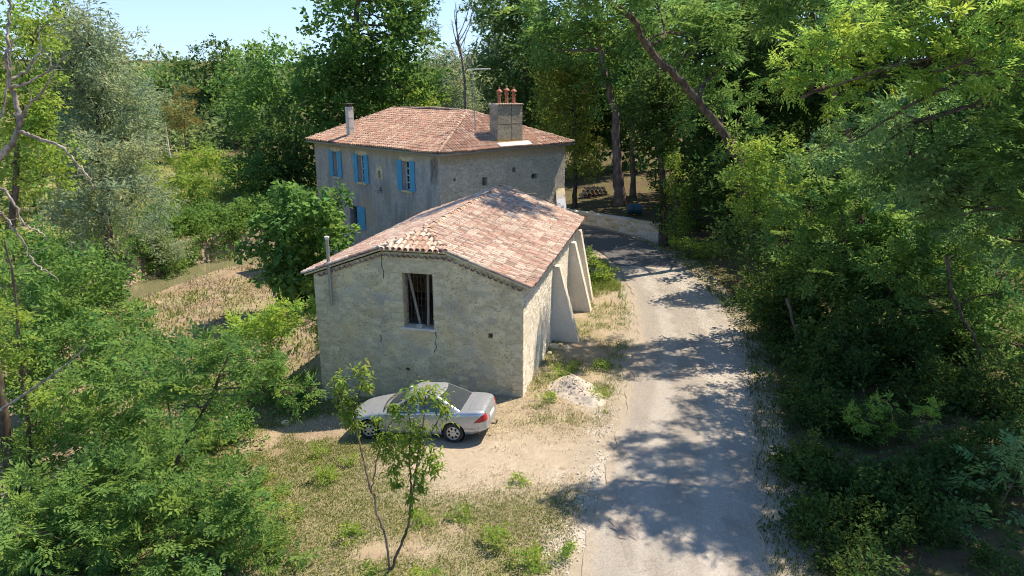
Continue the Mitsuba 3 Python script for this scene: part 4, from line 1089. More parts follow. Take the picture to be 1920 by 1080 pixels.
TREES = [
 ('willow_tree', 'willow', 'tall silvery green willow left of the grassy bank', [(-25.6, 44.0, 0.25), (-25.35, 44.0, 4.98), (-24.85, 44.0, 9.12)], 0.35, [(-24.66, 45.06, 10.98, 2.43), (-26.77, 45.07, 8.13, 2.48), (-23.64, 44.04, 8.81, 1.99), (-25.76, 43.36, 11.85, 2.02), (-24.59, 42.66, 6.09, 2.06), (-26.93, 43.65, 9.75, 2.06), (-22.96, 43.83, 7.25, 1.29), (-26.64, 42.95, 12.42, 1.53), (-24.47, 43.06, 13.01, 1.38)]),
 ('willow_tree', 'willow', 'low silver grey willow leaning over the stream bank, below the tall willow', [(-23.11, 40.0, 0.22), (-22.93, 40.0, 3.35)], 0.2, [(-23.14, 41.51, 5.28, 2.24), (-24.44, 40.4, 3.9, 1.89), (-21.01, 39.5, 4.34, 1.34), (-23.27, 39.85, 2.61, 1.67), (-21.72, 40.8, 6.13, 1.21)]),
 ('poplar_tree', 'dark', 'dark narrow tree top rising behind the silvery willow at the left edge of the sky', [(-49.38, 80.0, 2.31), (-47.07, 80.0, 15.78)], 0.3, [(-47.36, 81.0, 18.26, 1.47), (-48.24, 81.01, 15.84, 1.73), (-47.6, 79.64, 13.06, 1.96), (-48.37, 79.97, 9.77, 2.24), (-46.86, 80.33, 19.77, 1.06)]),
 ('poplar_tree', 'dark', 'dark pointed tree top just right of the silvery willow crown', [(-46.65, 82.0, 2.11), (-45.11, 82.0, 13.7)], 0.3, [(-45.01, 81.24, 15.32, 0.99), (-45.23, 82.13, 13.43, 1.41), (-44.67, 81.25, 10.89, 1.92), (-45.87, 83.38, 7.98, 2.19), (-44.15, 80.5, 5.2, 2.04)]),
 ('ash_tree', 'lime', 'yellow green tree behind the bare dead branches at the left edge', [(-21.96, 30.0, 2.28), (-20.88, 30.0, 6.7), (-20.11, 30.0, 9.53)], 0.22, [(-19.87, 30.35, 9.73, 1.37), (-20.48, 30.72, 11.85, 1.36), (-19.07, 29.64, 8.59, 0.92), (-21.17, 30.77, 7.29, 1.42), (-19.84, 30.47, 6.64, 0.91), (-20.14, 29.09, 9.56, 1.27), (-19.07, 30.29, 12.64, 0.96)]),
 ('far_tree', 'mid', 'hazy far tree at the left end of the valley skyline', None, 0.3, [(-85.39, 166.88, 7.91, 3.65), (-84.81, 170.02, 10.24, 3.17), (-88.64, 169.6, 3.68, 3.73)]),
 ('far_tree', 'mid', 'far tree second from the left on the valley skyline', None, 0.3, [(-75.51, 158.25, 10.25, 3.44), (-77.58, 158.88, 5.8, 3.78), (-75.28, 161.55, 7.99, 3.03)]),
 ('far_tree', 'dark', 'far dark tree in the notch of the valley skyline', None, 0.3, [(-67.74, 149.01, 11.29, 3.14), (-67.29, 147.89, 6.64, 3.52), (-68.13, 150.94, 2.27, 2.86), (-66.18, 149.88, 13.88, 1.39)]),
 ('valley_tree', 'dark', 'dark round crowned tree standing right of the valley notch', [(-50.32, 120.0, -0.85), (-49.47, 120.0, 8.61)], 0.4, [(-50.32, 121.66, 12.39, 3.31), (-47.62, 119.06, 15.36, 2.05), (-46.47, 119.04, 10.29, 3.11), (-51.77, 121.67, 7.73, 3.35), (-47.82, 120.04, 5.65, 3.17), (-49.92, 120.03, 2.64, 3.04)]),
 ('valley_tree', 'mid', 'mid green tree between the dark round tree and the oak', [(-41.31, 110.0, -0.72), (-40.88, 110.0, 7.21)], 0.4, [(-39.93, 108.72, 11.8, 2.83), (-38.11, 108.65, 14.04, 1.61), (-42.51, 112.41, 7.93, 3.37), (-38.59, 107.84, 6.51, 3.05), (-42.02, 111.8, 2.77, 3.19)]),
 ('valley_tree', 'mid', 'broad tree left of the big oak with a pale sunlit top', [(-31.92, 95.0, -0.6), (-31.5, 95.0, 7.65)], 0.4, [(-31.22, 94.45, 12.27, 2.45), (-29.3, 97.16, 12.66, 2.88), (-30.15, 94.5, 9.32, 2.95), (-33.45, 96.83, 8.28, 2.54), (-29.29, 95.31, 6.29, 3.3), (-32.09, 93.75, 4.34, 2.85), (-30.6, 96.09, 2.1, 2.75)]),
 ('ivy_tree', 'dark', 'dark shaded tree against the left end of the stone house', [(-21.98, 72.0, -2.28), (-21.47, 72.0, 5.74)], 0.35, [(-21.92, 72.63, 5.7, 2.21), (-21.04, 72.7, 3.59, 2.32), (-22.54, 71.87, 2.07, 2.22), (-21.09, 71.05, 0.58, 2.07), (-23.0, 72.43, -1.25, 1.88), (-20.68, 70.81, 7.85, 1.78), (-23.92, 72.51, 0.92, 1.64), (-24.87, 72.36, -0.97, 1.65), (-25.67, 71.61, 2.11, 1.93), (-24.89, 72.9, 3.57, 1.86)]),
 ('oak_tree', 'oak', 'huge dark green oak towering behind the tiled roof of the house', [(-16.24, 70.0, 1.77), (-15.5, 70.0, 9.36), (-14.64, 70.0, 15.1), (-13.9, 70.0, 19.24)], 0.6, [(-12.99, 67.86, 14.96, 3.93), (-16.87, 69.39, 12.96, 3.2), (-10.47, 71.54, 13.52, 3.07), (-16.13, 69.38, 9.12, 3.03), (-11.74, 71.26, 17.78, 3.44), (-18.57, 70.51, 7.36, 2.75), (-16.27, 72.27, 17.17, 3.06), (-9.34, 71.63, 16.64, 1.95), (-13.39, 71.32, 10.58, 3.54), (-10.31, 71.25, 10.08, 2.44), (-8.27, 69.23, 17.12, 1.26), (-16.19, 70.94, 5.81, 2.69), (-12.55, 71.54, 7.57, 2.7), (-13.01, 69.42, 20.06, 3.31), (-7.45, 70.06, 15.11, 0.64), (-18.38, 69.93, 11.3, 1.95)]),
 ('hazel_tree', 'lime', 'bright green bushy tree behind the middle of the house roof', None, 0.2, [(-11.17, 83.5, 10.32, 1.97), (-9.49, 81.53, 8.61, 1.53), (-11.9, 81.68, 8.03, 1.95), (-12.57, 80.71, 9.76, 1.51), (-9.57, 81.81, 7.16, 1.44), (-14.43, 82.34, 7.43, 1.55)]),
 ('willow_tree', 'willow', 'pale grey green tree behind the roof ridge between oak and bare tree', None, 0.25, [(-8.26, 91.73, 11.58, 2.39), (-9.14, 91.28, 13.77, 1.8), (-6.47, 89.35, 9.69, 2.23), (-8.0, 91.62, 8.07, 2.01), (-5.84, 88.96, 7.51, 1.95), (-10.44, 90.77, 12.2, 1.4)]),
 ('tall_tree', 'grey', 'tall grey green tree right of the bare dead tree top', [(-1.84, 100.0, 3.21), (-2.14, 100.0, 14.43)], 0.4, [(-2.79, 98.27, 17.0, 2.88), (-3.21, 99.55, 13.73, 2.76), (-1.72, 97.84, 19.57, 2.84), (-0.73, 102.07, 14.51, 3.45), (-2.57, 101.73, 10.3, 3.16), (0.0, 98.1, 10.31, 3.05), (-4.01, 100.1, 7.5, 2.2), (-1.45, 98.85, 6.13, 2.8), (-2.79, 99.96, 22.7, 2.7)]),
 ('ash_tree', 'dark', 'dark tall tree behind the tripled chimney pots', [(1.44, 78.0, 3.66), (1.67, 78.0, 14.6)], 0.4, [(1.39, 78.27, 15.66, 2.96), (0.55, 76.32, 12.43, 2.45), (2.87, 79.74, 11.98, 2.86), (2.24, 77.06, 8.71, 2.51), (0.27, 77.75, 18.2, 2.72), (3.9, 76.36, 8.19, 2.15), (1.12, 76.16, 6.57, 2.16), (3.23, 76.62, 18.08, 2.54), (3.43, 77.48, 4.83, 1.97), (2.36, 79.23, 1.81, 1.78)]),
 ('pine_tree', 'gold', 'drooping tree with yellowing lower sprays right of the house', [(5.67, 64.0, 1.55), (5.58, 64.0, 5.34), (5.52, 64.0, 11.67)], 0.25, [(5.46, 65.1, 8.51, 1.71), (4.16, 63.94, 10.12, 1.79), (5.99, 63.88, 10.78, 1.59), (4.73, 64.47, 6.93, 1.71), (6.45, 64.92, 6.2, 1.56), (5.9, 63.63, 4.44, 1.38), (6.74, 64.55, 3.4, 1.16), (4.58, 63.69, 11.66, 1.77), (3.98, 64.22, 8.31, 1.41)]),
 ('ash_tree', 'ash', 'tall pink barked ash behind the bridge parapet', [(9.69, 63.0, -0.12), (9.28, 63.0, 4.03), (8.72, 63.0, 8.57), (7.79, 63.0, 11.65), (7.14, 63.0, 14.63)], 0.5, [(7.73, 64.18, 14.93, 2.93), (4.72, 63.01, 13.15, 2.32), (3.6, 63.78, 15.75, 2.4), (8.48, 63.63, 11.22, 1.89), (10.46, 61.2, 13.49, 2.06), (6.26, 61.78, 10.13, 1.54), (5.19, 61.6, 16.58, 2.23), (9.57, 61.86, 16.2, 2.25), (3.1, 62.11, 13.32, 1.71), (7.15, 60.61, 18.83, 2.89)]),
 ('ash_tree', 'ash', 'slim straight trunked ash just right of the pink barked ash', [(11.65, 68.0, -0.13), (11.34, 68.0, 5.51), (11.28, 68.0, 10.81)], 0.28, [(11.37, 67.03, 10.8, 2.0), (10.95, 68.27, 8.42, 1.63), (12.79, 69.11, 9.37, 1.73), (11.59, 67.46, 12.66, 2.08), (12.87, 67.57, 11.74, 1.88)]),
 ('ivy_clad_tree', 'dark', 'ivy covered dark trunk standing at the right end of the parapet', [(10.81, 49.3, -0.08), (10.4, 49.3, 4.32), (9.88, 49.3, 8.97), (9.51, 49.3, 12.38)], 0.33, [(10.5, 49.24, 2.48, 0.56), (10.39, 49.49, 3.93, 0.74), (10.2, 49.71, 5.38, 1.04), (10.05, 50.08, 6.8, 1.26), (9.61, 49.04, 8.46, 1.43), (9.55, 49.82, 10.18, 1.73), (10.52, 48.97, 9.15, 1.43), (8.72, 49.94, 9.3, 1.38), (10.48, 49.12, 1.18, 0.49), (11.08, 49.95, 7.53, 1.25), (9.26, 49.31, 7.21, 1.23)]),
 ('ivy_column', 'lime', 'bright green ivy clad stump beside the dark ivy covered trunk', [(11.21, 47.5, 0.38), (10.95, 47.5, 4.54)], 0.15, [(11.17, 47.75, 1.99, 0.8), (11.18, 47.54, 3.29, 0.79), (10.85, 47.32, 4.39, 0.71), (10.75, 47.5, 5.42, 0.53), (11.12, 47.01, 1.21, 0.79), (11.69, 47.16, 1.37, 0.54)]),
 ('leaning_tree', 'ash', 'long bare leaning trunk slanting left across the forest edge', [(14.74, 43.0, 0.48), (13.74, 42.5, 5.16), (12.8, 42.0, 6.92), (11.17, 41.3, 8.76), (8.97, 40.4, 10.84), (7.84, 39.8, 11.6), (6.83, 39.2, 12.64), (6.3, 38.8, 13.52), (4.92, 38.0, 14.51), (3.29, 37.0, 17.19), (2.16, 36.0, 20.06)], 0.31, [(9.46, 43.08, 13.44, 1.77), (11.53, 43.95, 11.27, 1.58), (12.2, 44.69, 9.26, 1.46), (10.09, 42.84, 12.27, 1.59), (13.88, 45.11, 8.29, 1.32), (7.94, 41.98, 14.88, 1.53), (5.81, 37.23, 15.58, 1.55), (4.29, 37.54, 15.86, 1.56), (4.82, 37.09, 17.43, 2.28), (12.48, 45.15, 13.43, 1.6), (14.28, 43.99, 7.24, 1.17)]),
 ('forest_tree', 'dark', 'dark forest tree filling the top behind the leaning trunk', [(19.46, 58.0, -0.71), (18.2, 58.0, 10.75)], 0.4, [(18.28, 58.6, 14.34, 3.53), (15.61, 56.92, 15.74, 2.8), (19.71, 58.24, 11.15, 3.15), (18.37, 58.74, 9.11, 2.99), (15.54, 57.06, 6.71, 2.1), (21.15, 60.1, 7.38, 3.08), (14.89, 58.75, 4.03, 2.19), (16.89, 59.39, 3.08, 2.22), (18.73, 57.25, 4.61, 2.55)]),
 ('forest_tree', 'dark', 'dark forest tree behind the bright ash branches at top right', [(22.2, 52.0, 0.44), (20.64, 52.0, 10.71)], 0.4, [(19.4, 51.74, 14.22, 3.11), (21.24, 50.96, 11.41, 2.93), (18.81, 50.14, 10.7, 2.71), (21.09, 49.88, 14.75, 2.81), (20.89, 50.89, 7.84, 2.98), (19.45, 53.38, 5.0, 2.78), (20.49, 50.71, 4.15, 2.66)]),
 ('forest_tree', 'dark', 'dark forest tree at the top right, behind the near ash', [(25.25, 46.0, 1.59), (23.99, 46.0, 12.25)], 0.4, [(22.81, 46.92, 14.49, 3.31), (24.76, 44.79, 13.41, 3.17), (23.17, 43.9, 10.36, 3.17), (21.57, 44.66, 8.47, 2.94), (27.43, 46.86, 8.38, 3.43), (24.05, 46.01, 5.07, 3.09), (21.2, 46.19, 11.63, 2.65)]),
 ('forest_tree', 'dark', 'dark forest tree at the right edge of the picture', [(30.53, 44.0, 1.97), (28.92, 44.0, 12.17)], 0.4, [(27.2, 43.78, 13.93, 3.09), (29.4, 42.95, 12.42, 3.06), (28.77, 43.95, 9.44, 3.2), (33.36, 46.15, 7.08, 3.74), (27.35, 42.76, 6.08, 2.86), (32.04, 45.08, 3.15, 3.41)]),
 ('ash_tree', 'limeash', 'near ash with bright yellow green arching branches at top right', [(19.28, 20.0, 1.97), (16.66, 20.0, 8.38), (14.69, 20.0, 11.34), (13.72, 20.0, 11.54), (12.05, 20.3, 11.15), (10.03, 20.5, 10.73), (8.04, 20.5, 10.07)], 0.2, [(8.47, 19.73, 11.06, 0.73), (9.18, 19.65, 11.79, 0.77), (10.35, 19.78, 11.86, 0.84), (10.85, 18.51, 11.89, 0.78), (12.02, 18.51, 11.89, 0.81), (7.75, 19.89, 10.52, 0.57), (9.8, 19.69, 10.52, 0.64), (7.11, 19.74, 10.65, 0.36), (10.94, 19.56, 10.92, 0.67), (11.06, 17.76, 10.99, 0.57), (11.92, 17.42, 10.62, 0.63), (8.0, 20.09, 11.48, 0.57), (9.18, 20.35, 9.95, 0.52)]),
 ('ash_tree', 'blueash', 'near ash with bluish green sunlit foliage at the right edge', [(19.4, 22.0, -2.9), (17.2, 22.0, 6.52), (16.03, 22.0, 8.98), (14.27, 22.0, 9.76), (12.52, 22.5, 9.35)], 0.18, [(14.84, 22.56, 8.61, 1.03), (14.45, 25.69, 9.41, 0.92), (13.77, 22.49, 7.79, 1.01), (13.65, 25.83, 7.81, 1.08), (15.41, 22.01, 7.19, 1.16), (14.79, 25.32, 7.86, 1.18), (12.2, 21.87, 8.19, 0.81), (13.01, 24.72, 8.93, 0.81), (14.18, 21.81, 6.89, 1.07), (14.0, 24.28, 6.85, 1.0), (14.8, 21.39, 9.02, 0.94), (14.92, 24.32, 8.65, 0.85), (13.32, 22.58, 6.77, 1.02), (12.74, 25.43, 7.6, 0.91), (11.59, 21.92, 9.14, 0.64), (12.15, 24.34, 8.83, 0.76), (16.22, 22.26, 5.62, 1.02), (15.87, 25.23, 5.54, 1.19), (11.48, 22.42, 8.3, 0.67), (10.8, 25.45, 8.14, 0.66)]),
 ('ash_tree', 'ash', 'mid green ash growing at the forest edge beside the road', [(14.33, 28.0, 0.04), (13.68, 28.0, 3.27), (13.02, 28.0, 5.89)], 0.15, [(12.74, 28.43, 7.11, 1.27), (14.04, 28.44, 5.39, 1.51), (11.46, 27.5, 5.77, 1.15), (15.49, 27.65, 4.46, 1.49), (15.41, 30.52, 4.94, 1.67), (12.81, 27.71, 4.01, 1.28), (10.93, 27.93, 4.4, 0.86), (14.33, 27.17, 3.49, 1.37), (14.15, 30.71, 3.74, 1.43), (12.28, 28.16, 2.78, 1.1)]),
 ('hornbeam_tree', 'lime', 'small tree with pale yellowish sprays by the foot of the leaning trunk', [(12.84, 36.0, 1.24), (12.38, 36.0, 4.61)], 0.12, [(12.21, 36.09, 6.75, 0.91), (13.12, 36.46, 5.63, 1.09), (11.8, 35.73, 5.6, 0.8), (12.76, 35.75, 4.1, 0.98), (13.57, 36.5, 6.71, 0.92), (11.89, 36.0, 4.06, 0.68), (13.87, 36.7, 4.5, 1.11)]),
 ('ash_tree', 'ash', 'shaded leafy ash on the right slope below the bluish ash', [(18.27, 25.0, -1.47), (17.39, 25.0, 1.15), (16.3, 25.0, 2.82), (15.44, 25.0, 4.44)], 0.15, [(15.75, 24.29, 4.61, 1.41), (16.29, 27.26, 4.82, 1.63), (17.5, 24.27, 3.24, 1.43), (17.58, 26.97, 3.29, 1.62), (14.81, 24.81, 2.88, 1.36), (15.35, 27.23, 3.78, 1.62), (16.84, 25.31, 1.89, 1.3), (16.38, 28.49, 1.74, 1.28), (13.61, 24.27, 3.84, 1.13), (12.93, 26.86, 3.67, 1.3), (18.43, 24.53, 1.33, 1.37), (19.04, 26.94, 1.0, 1.2), (13.78, 25.68, 2.19, 1.22), (14.37, 28.1, 3.0, 1.13)]),
 ('shrub', 'dark', 'dark shrub at the road edge below the mid green ash', None, 0.06, [(11.87, 28.64, 2.19, 1.12), (10.91, 29.11, 2.29, 0.95), (13.02, 28.46, 1.31, 1.35), (12.19, 29.65, 0.68, 1.06), (10.69, 28.88, 1.41, 0.68), (9.86, 29.08, 3.69, 0.78), (9.13, 29.06, 4.27, 0.62)]),
 ('shrub', 'dark', 'deep shaded shrub in the dark hollow right of the road', None, 0.06, [(11.73, 23.67, 1.64, 1.14), (13.42, 24.41, 0.32, 1.38), (11.49, 24.56, 0.47, 0.89), (14.74, 24.16, 1.05, 1.26), (12.25, 23.42, -0.3, 1.05)]),
 ('shrub', 'dark', 'dark undergrowth shrub at the right edge below the trees', None, 0.06, [(14.04, 21.51, 0.76, 1.32), (15.49, 21.29, 0.67, 1.39), (16.52, 20.98, -0.32, 1.39), (12.97, 21.2, -0.24, 1.05), (14.46, 20.63, -0.71, 1.2)]),
 ('ash_sapling', 'limeash', 'thin sapling with one bright sunlit spray in the dark hollow', [(12.25, 19.0, -1.08), (11.76, 19.0, -0.01), (11.02, 19.0, 0.69)], 0.035, [(10.35, 18.93, 0.99, 0.28), (10.87, 19.0, 0.69, 0.25), (10.04, 18.9, 1.18, 0.19), (10.86, 19.02, 1.37, 0.22), (12.11, 18.86, 1.28, 0.34), (11.47, 18.93, 0.56, 0.24)]),
 ('shrub', 'blueash', 'sunlit green shrub in the bottom right corner', None, 0.05, [(11.85, 15.44, 0.02, 0.93), (12.02, 15.08, 1.29, 0.7), (10.82, 14.76, -0.26, 0.77), (12.33, 15.25, -1.08, 1.07), (12.9, 15.55, -0.21, 0.94), (10.5, 15.31, -1.13, 0.67)]),
 ('shrub', 'dark', 'dim bramble shrub left of the sunlit corner shrub', None, 0.04, [(10.28, 16.3, -0.72, 0.85), (9.41, 15.83, -1.2, 0.83), (10.55, 16.08, 0.38, 0.75), (8.84, 16.06, -0.24, 0.62), (9.86, 15.51, -1.6, 0.96)]),
 ('ash_tree', 'ash', 'leafy young ash with a slanting dark trunk in the bottom left thicket', [(-9.65, 17.0, -0.86), (-9.02, 17.0, 0.61), (-8.38, 17.0, 1.72), (-7.86, 17.0, 2.56), (-7.56, 17.0, 3.16), (-7.23, 17.0, 3.82)], 0.075, [(-7.38, 17.19, 3.15, 0.77), (-8.24, 17.02, 3.52, 0.66), (-6.48, 17.02, 3.23, 0.58), (-5.73, 17.13, 2.65, 0.42), (-8.86, 16.53, 3.29, 0.83), (-6.0, 16.87, 3.44, 0.35), (-10.01, 17.44, 3.2, 0.7), (-7.18, 16.9, 3.93, 0.38), (-5.11, 16.95, 2.81, 0.17), (-8.5, 16.69, 2.48, 0.55)]),
 ('elder_bush', 'ash', 'dense green elder bush at the bottom left', None, 0.05, [(-6.83, 14.29, 1.35, 0.91), (-8.12, 14.57, 1.87, 0.92), (-5.95, 14.11, 1.05, 0.67), (-8.99, 14.23, 1.39, 1.03), (-7.77, 14.17, 0.31, 1.11), (-6.31, 14.1, -0.08, 0.93), (-10.79, 14.9, 0.38, 1.16), (-10.11, 15.13, -1.0, 1.2), (-11.86, 15.07, -0.64, 1.19), (-5.86, 14.46, -0.64, 0.57)]),
 ('elder_bush', 'ash', 'dense green bush behind the ivy clad stem at the lower left', None, 0.05, [(-10.67, 16.94, 1.75, 0.98), (-12.07, 17.31, 0.6, 1.02), (-10.24, 17.53, 0.96, 0.88), (-13.1, 17.37, 0.73, 0.87), (-8.76, 17.71, 0.53, 0.74), (-11.61, 17.75, 2.29, 0.8)]),
 ('elder_bush', 'mid', 'broad green bush on the left above the thicket', None, 0.05, [(-17.4, 25.75, 2.59, 1.46), (-17.64, 24.94, 3.85, 1.36), (-15.29, 24.59, 3.35, 1.15), (-19.07, 25.76, 1.31, 1.44), (-17.23, 25.66, 0.91, 1.33), (-14.62, 24.49, 2.37, 1.01), (-14.63, 24.64, 4.03, 0.92), (-18.41, 25.25, -0.25, 1.23), (-16.47, 25.46, -0.11, 1.13), (-14.65, 25.46, 0.98, 0.77), (-14.75, 24.5, 0.29, 0.79)]),
 ('ivy_clad_tree', 'lime', 'slender ivy hung stem at the lower left edge', [(-12.69, 16.5, 0.03), (-12.41, 16.5, 1.97), (-12.3, 16.5, 3.44), (-12.05, 16.5, 5.4), (-12.03, 16.5, 6.85)], 0.07, [(-12.1, 16.36, 3.65, 0.34), (-12.12, 16.46, 2.81, 0.38), (-12.29, 16.52, 4.29, 0.37), (-12.32, 16.61, 1.92, 0.3), (-12.5, 16.52, 1.35, 0.25), (-12.27, 16.51, 4.99, 0.34)]),
 ('ash_bush', 'limeash', 'bright green leafy bush against the left corner of the barn', [(-9.12, 25.8, 0.42), (-8.61, 25.8, 1.51)], 0.04, [(-8.12, 25.53, 1.5, 0.77), (-9.32, 25.95, 1.02, 0.79), (-10.1, 25.87, 1.16, 0.66), (-7.43, 26.07, 1.68, 0.45), (-8.5, 25.58, 2.01, 0.53), (-10.58, 25.56, 1.38, 0.49), (-9.37, 25.71, 1.76, 0.45), (-6.83, 25.76, 1.83, 0.18)]),
 ('fig_tree', 'fig', 'rounded dark green fig tree between the barn and the house', [(-11.95, 38.5, -1.27), (-11.74, 38.5, 1.22)], 0.1, [(-11.7, 38.4, 3.19, 1.46), (-10.39, 37.9, 3.29, 1.3), (-12.85, 38.9, 1.89, 1.43), (-11.36, 39.22, 1.04, 1.67), (-12.61, 37.7, 0.35, 1.17), (-10.22, 39.13, 1.84, 1.14), (-11.49, 38.04, 4.42, 0.8), (-10.13, 38.26, 4.24, 0.87), (-13.5, 38.49, 3.03, 0.7), (-11.23, 38.38, -0.29, 1.2), (-13.27, 38.18, 1.29, 0.83), (-12.6, 38.78, -0.88, 0.91)]),
 ('orange_sapling', 'rust', 'young tree with rusty orange leaves in the valley', [(-39.97, 88.0, 2.15), (-39.52, 88.0, 7.23)], 0.12, [(-40.16, 88.79, 7.51, 1.39), (-38.95, 87.57, 9.22, 0.93), (-40.85, 87.53, 6.75, 0.83), (-39.01, 88.04, 6.29, 1.11), (-40.5, 87.51, 5.37, 0.83)]),
 ('bank_bush', 'lime', 'pale green bush beneath the rusty sapling', None, 0.06, [(-32.16, 75.2, 2.8, 1.68), (-33.41, 74.71, 2.3, 1.24), (-30.3, 74.68, 2.58, 1.24)]),
 ('bank_bush', 'mid', 'green bush on the grassy bank left of the dark trees', None, 0.06, [(-25.87, 67.78, 2.04, 1.48), (-24.54, 68.62, 2.96, 1.32), (-27.0, 67.8, 1.03, 1.14), (-24.78, 67.92, 0.76, 1.23)]),
 ('bank_bush', 'lime', 'leafy bush in the middle of the grassy bank', None, 0.06, [(-27.63, 59.3, 2.2, 1.25), (-26.57, 59.3, 1.76, 1.07), (-29.09, 60.24, 1.17, 1.0)]),
 ('bank_bush', 'willow', 'low greyish bush hanging over the near stream bank', None, 0.06, [(-25.03, 48.53, 0.73, 1.11), (-24.77, 49.66, -0.27, 1.07), (-26.12, 49.08, 0.24, 0.94), (-24.02, 49.09, -0.92, 0.83), (-25.53, 49.45, -1.0, 0.84)]),
 ('bank_bush', 'dark', 'dark bush overhanging the stream beside the fig tree', None, 0.06, [(-25.61, 57.68, -1.54, 1.15), (-24.05, 57.22, -1.01, 1.14), (-23.19, 57.62, -1.76, 0.97), (-26.71, 57.95, -2.28, 0.8), (-22.13, 57.53, -0.4, 0.96)]),
 ('verge_bush', 'lime', 'bright green weedy bush filling the gap behind the second buttress', None, 0.03, [(4.14, 36.81, 1.03, 0.63), (4.59, 37.22, 0.18, 0.7), (4.05, 36.9, -0.33, 0.58), (5.06, 36.88, -0.47, 0.58), (4.39, 36.79, -0.75, 0.58), (3.94, 37.02, 1.72, 0.4), (3.83, 37.27, 0.32, 0.41)]),
 ('verge_bush', 'lime', 'low sunlit weeds at the bend right of the road', None, 0.02, [(10.86, 42.76, 0.71, 0.53), (12.02, 43.28, 0.25, 0.6), (13.04, 43.2, -0.25, 0.53), (10.26, 43.05, 0.88, 0.33), (12.42, 43.03, 0.65, 0.46)]),
 ('shrub', 'dark', 'leafy shrub at the road edge in the middle of the dark hollow', None, 0.05, [(10.02, 20.02, -0.38, 0.92), (10.86, 19.5, -1.01, 0.99), (9.48, 20.05, -1.34, 0.59), (10.86, 20.51, -2.59, 0.88), (11.85, 20.24, -0.69, 0.85)]),  # dark leaf colour stands in for deeper shade here
 ('shrub', 'dark', 'broad dim shrub in the lower right shade', None, 0.05, [(9.7, 17.46, -1.86, 0.91), (10.74, 17.43, -0.81, 0.97), (9.37, 17.81, -2.83, 0.7), (11.39, 16.86, 0.53, 1.0), (12.65, 17.11, 0.71, 1.01), (14.19, 18.01, 0.37, 0.91)]),  # leaf colour darkened in place of the heavy shade
 ('shrub', 'dark', 'dark shrub behind the hollow, right of the thin sapling', None, 0.05, [(14.35, 26.25, 1.57, 1.25), (16.34, 26.54, -0.79, 1.29), (17.66, 26.06, -0.14, 1.47), (18.81, 25.12, -0.63, 1.43), (13.1, 26.05, 2.5, 1.02)]),
 ('shrub', 'mid', 'leafy green shrub between the thicket and the dry bank', None, 0.05, [(-10.25, 20.12, 2.09, 0.73), (-8.98, 19.67, 2.28, 0.6), (-10.98, 19.98, 2.15, 0.81), (-12.49, 20.56, 1.73, 1.0), (-8.29, 19.72, 2.26, 0.48), (-12.76, 19.43, 3.05, 0.93)]),
 ('shrub', 'ash', 'bushy green shrub at the left edge above the thicket', None, 0.05, [(-12.78, 22.05, 2.8, 0.84), (-15.69, 22.76, 2.75, 1.08), (-17.3, 23.06, 1.08, 1.12), (-16.25, 22.01, 3.73, 1.04), (-14.7, 22.91, 2.7, 0.91)]),
 ('elder_bush', 'ash', 'dense bush filling the lowest left corner', None, 0.04, [(-6.82, 13.52, 0.77, 0.82), (-8.46, 13.84, 0.4, 0.97), (-10.14, 14.11, -0.08, 0.99), (-10.62, 13.36, 1.29, 0.92), (-5.32, 13.79, 0.16, 0.48), (-11.62, 14.12, -0.67, 0.75)]),
 ('ash_tree', 'ash', 'shading ash crown reaching over the top right corner', [(19.52, 19.0, 0.69), (16.48, 19.0, 9.85), (13.58, 19.0, 13.65)], 0.2, [(12.84, 19.73, 13.27, 1.23), (13.4, 22.67, 14.1, 1.22), (11.81, 20.39, 13.69, 0.82), (11.14, 23.2, 13.48, 0.81), (12.33, 19.89, 12.91, 0.76), (11.94, 22.79, 13.4, 0.8), (13.56, 22.63, 14.12, 0.93), (13.97, 25.88, 14.27, 0.95), (14.27, 19.24, 11.95, 1.49), (14.89, 22.07, 11.93, 1.76), (15.1, 19.55, 9.83, 1.57), (14.64, 22.41, 10.1, 1.67)]),
 ('ash_tree', 'ash', 'tall ash whose crown reaches over the road behind the near bright ash', [(16.07, 31.0, 1.0), (14.75, 31.0, 7.27), (12.85, 31.0, 11.65), (11.51, 31.0, 15.7)], 0.22, [(9.45, 30.82, 14.19, 1.18), (11.23, 31.35, 13.44, 1.28), (12.34, 30.07, 12.62, 1.28), (11.42, 31.77, 15.23, 1.21), (13.06, 30.92, 14.9, 1.29), (14.03, 30.92, 12.48, 1.1)]),
]
LIMBS = {'near ash with bright yellow': [[(13.58, 18.6, 11.65), (12.89, 18.8, 11.51), (12.19, 19.0, 11.32), (11.39, 19.2, 11.12), (10.24, 19.3, 10.94), (9.49, 19.4, 10.7), (8.6, 19.5, 10.38), (7.69, 19.6, 10.05)]], 'near ash with bluish': [[(14.02, 19.2, 11.04), (13.29, 19.3, 10.89), (12.69, 19.4, 10.78), (12.09, 19.5, 10.58), (11.36, 19.6, 10.22), (10.63, 19.7, 9.79), (9.94, 19.9, 9.26), (9.38, 20.0, 8.85)], [(13.64, 19.0, 10.84), (12.96, 19.1, 10.49), (12.4, 19.2, 10.11), (11.83, 19.3, 9.76), (10.95, 19.4, 9.45)], [(15.48, 19.8, 6.91), (14.56, 20.0, 6.95), (13.77, 20.2, 7.0), (13.09, 20.5, 6.71)]], 'shaded leafy ash': [[(14.47, 23.0, 4.91), (14.81, 22.8, 3.58), (15.25, 22.7, 2.77), (15.79, 22.6, 1.85), (16.3, 22.5, 0.52)]], 'mid green ash growing': [[(10.52, 26.0, 2.52), (10.9, 25.9, 1.48), (11.13, 25.8, -0.03)]]}
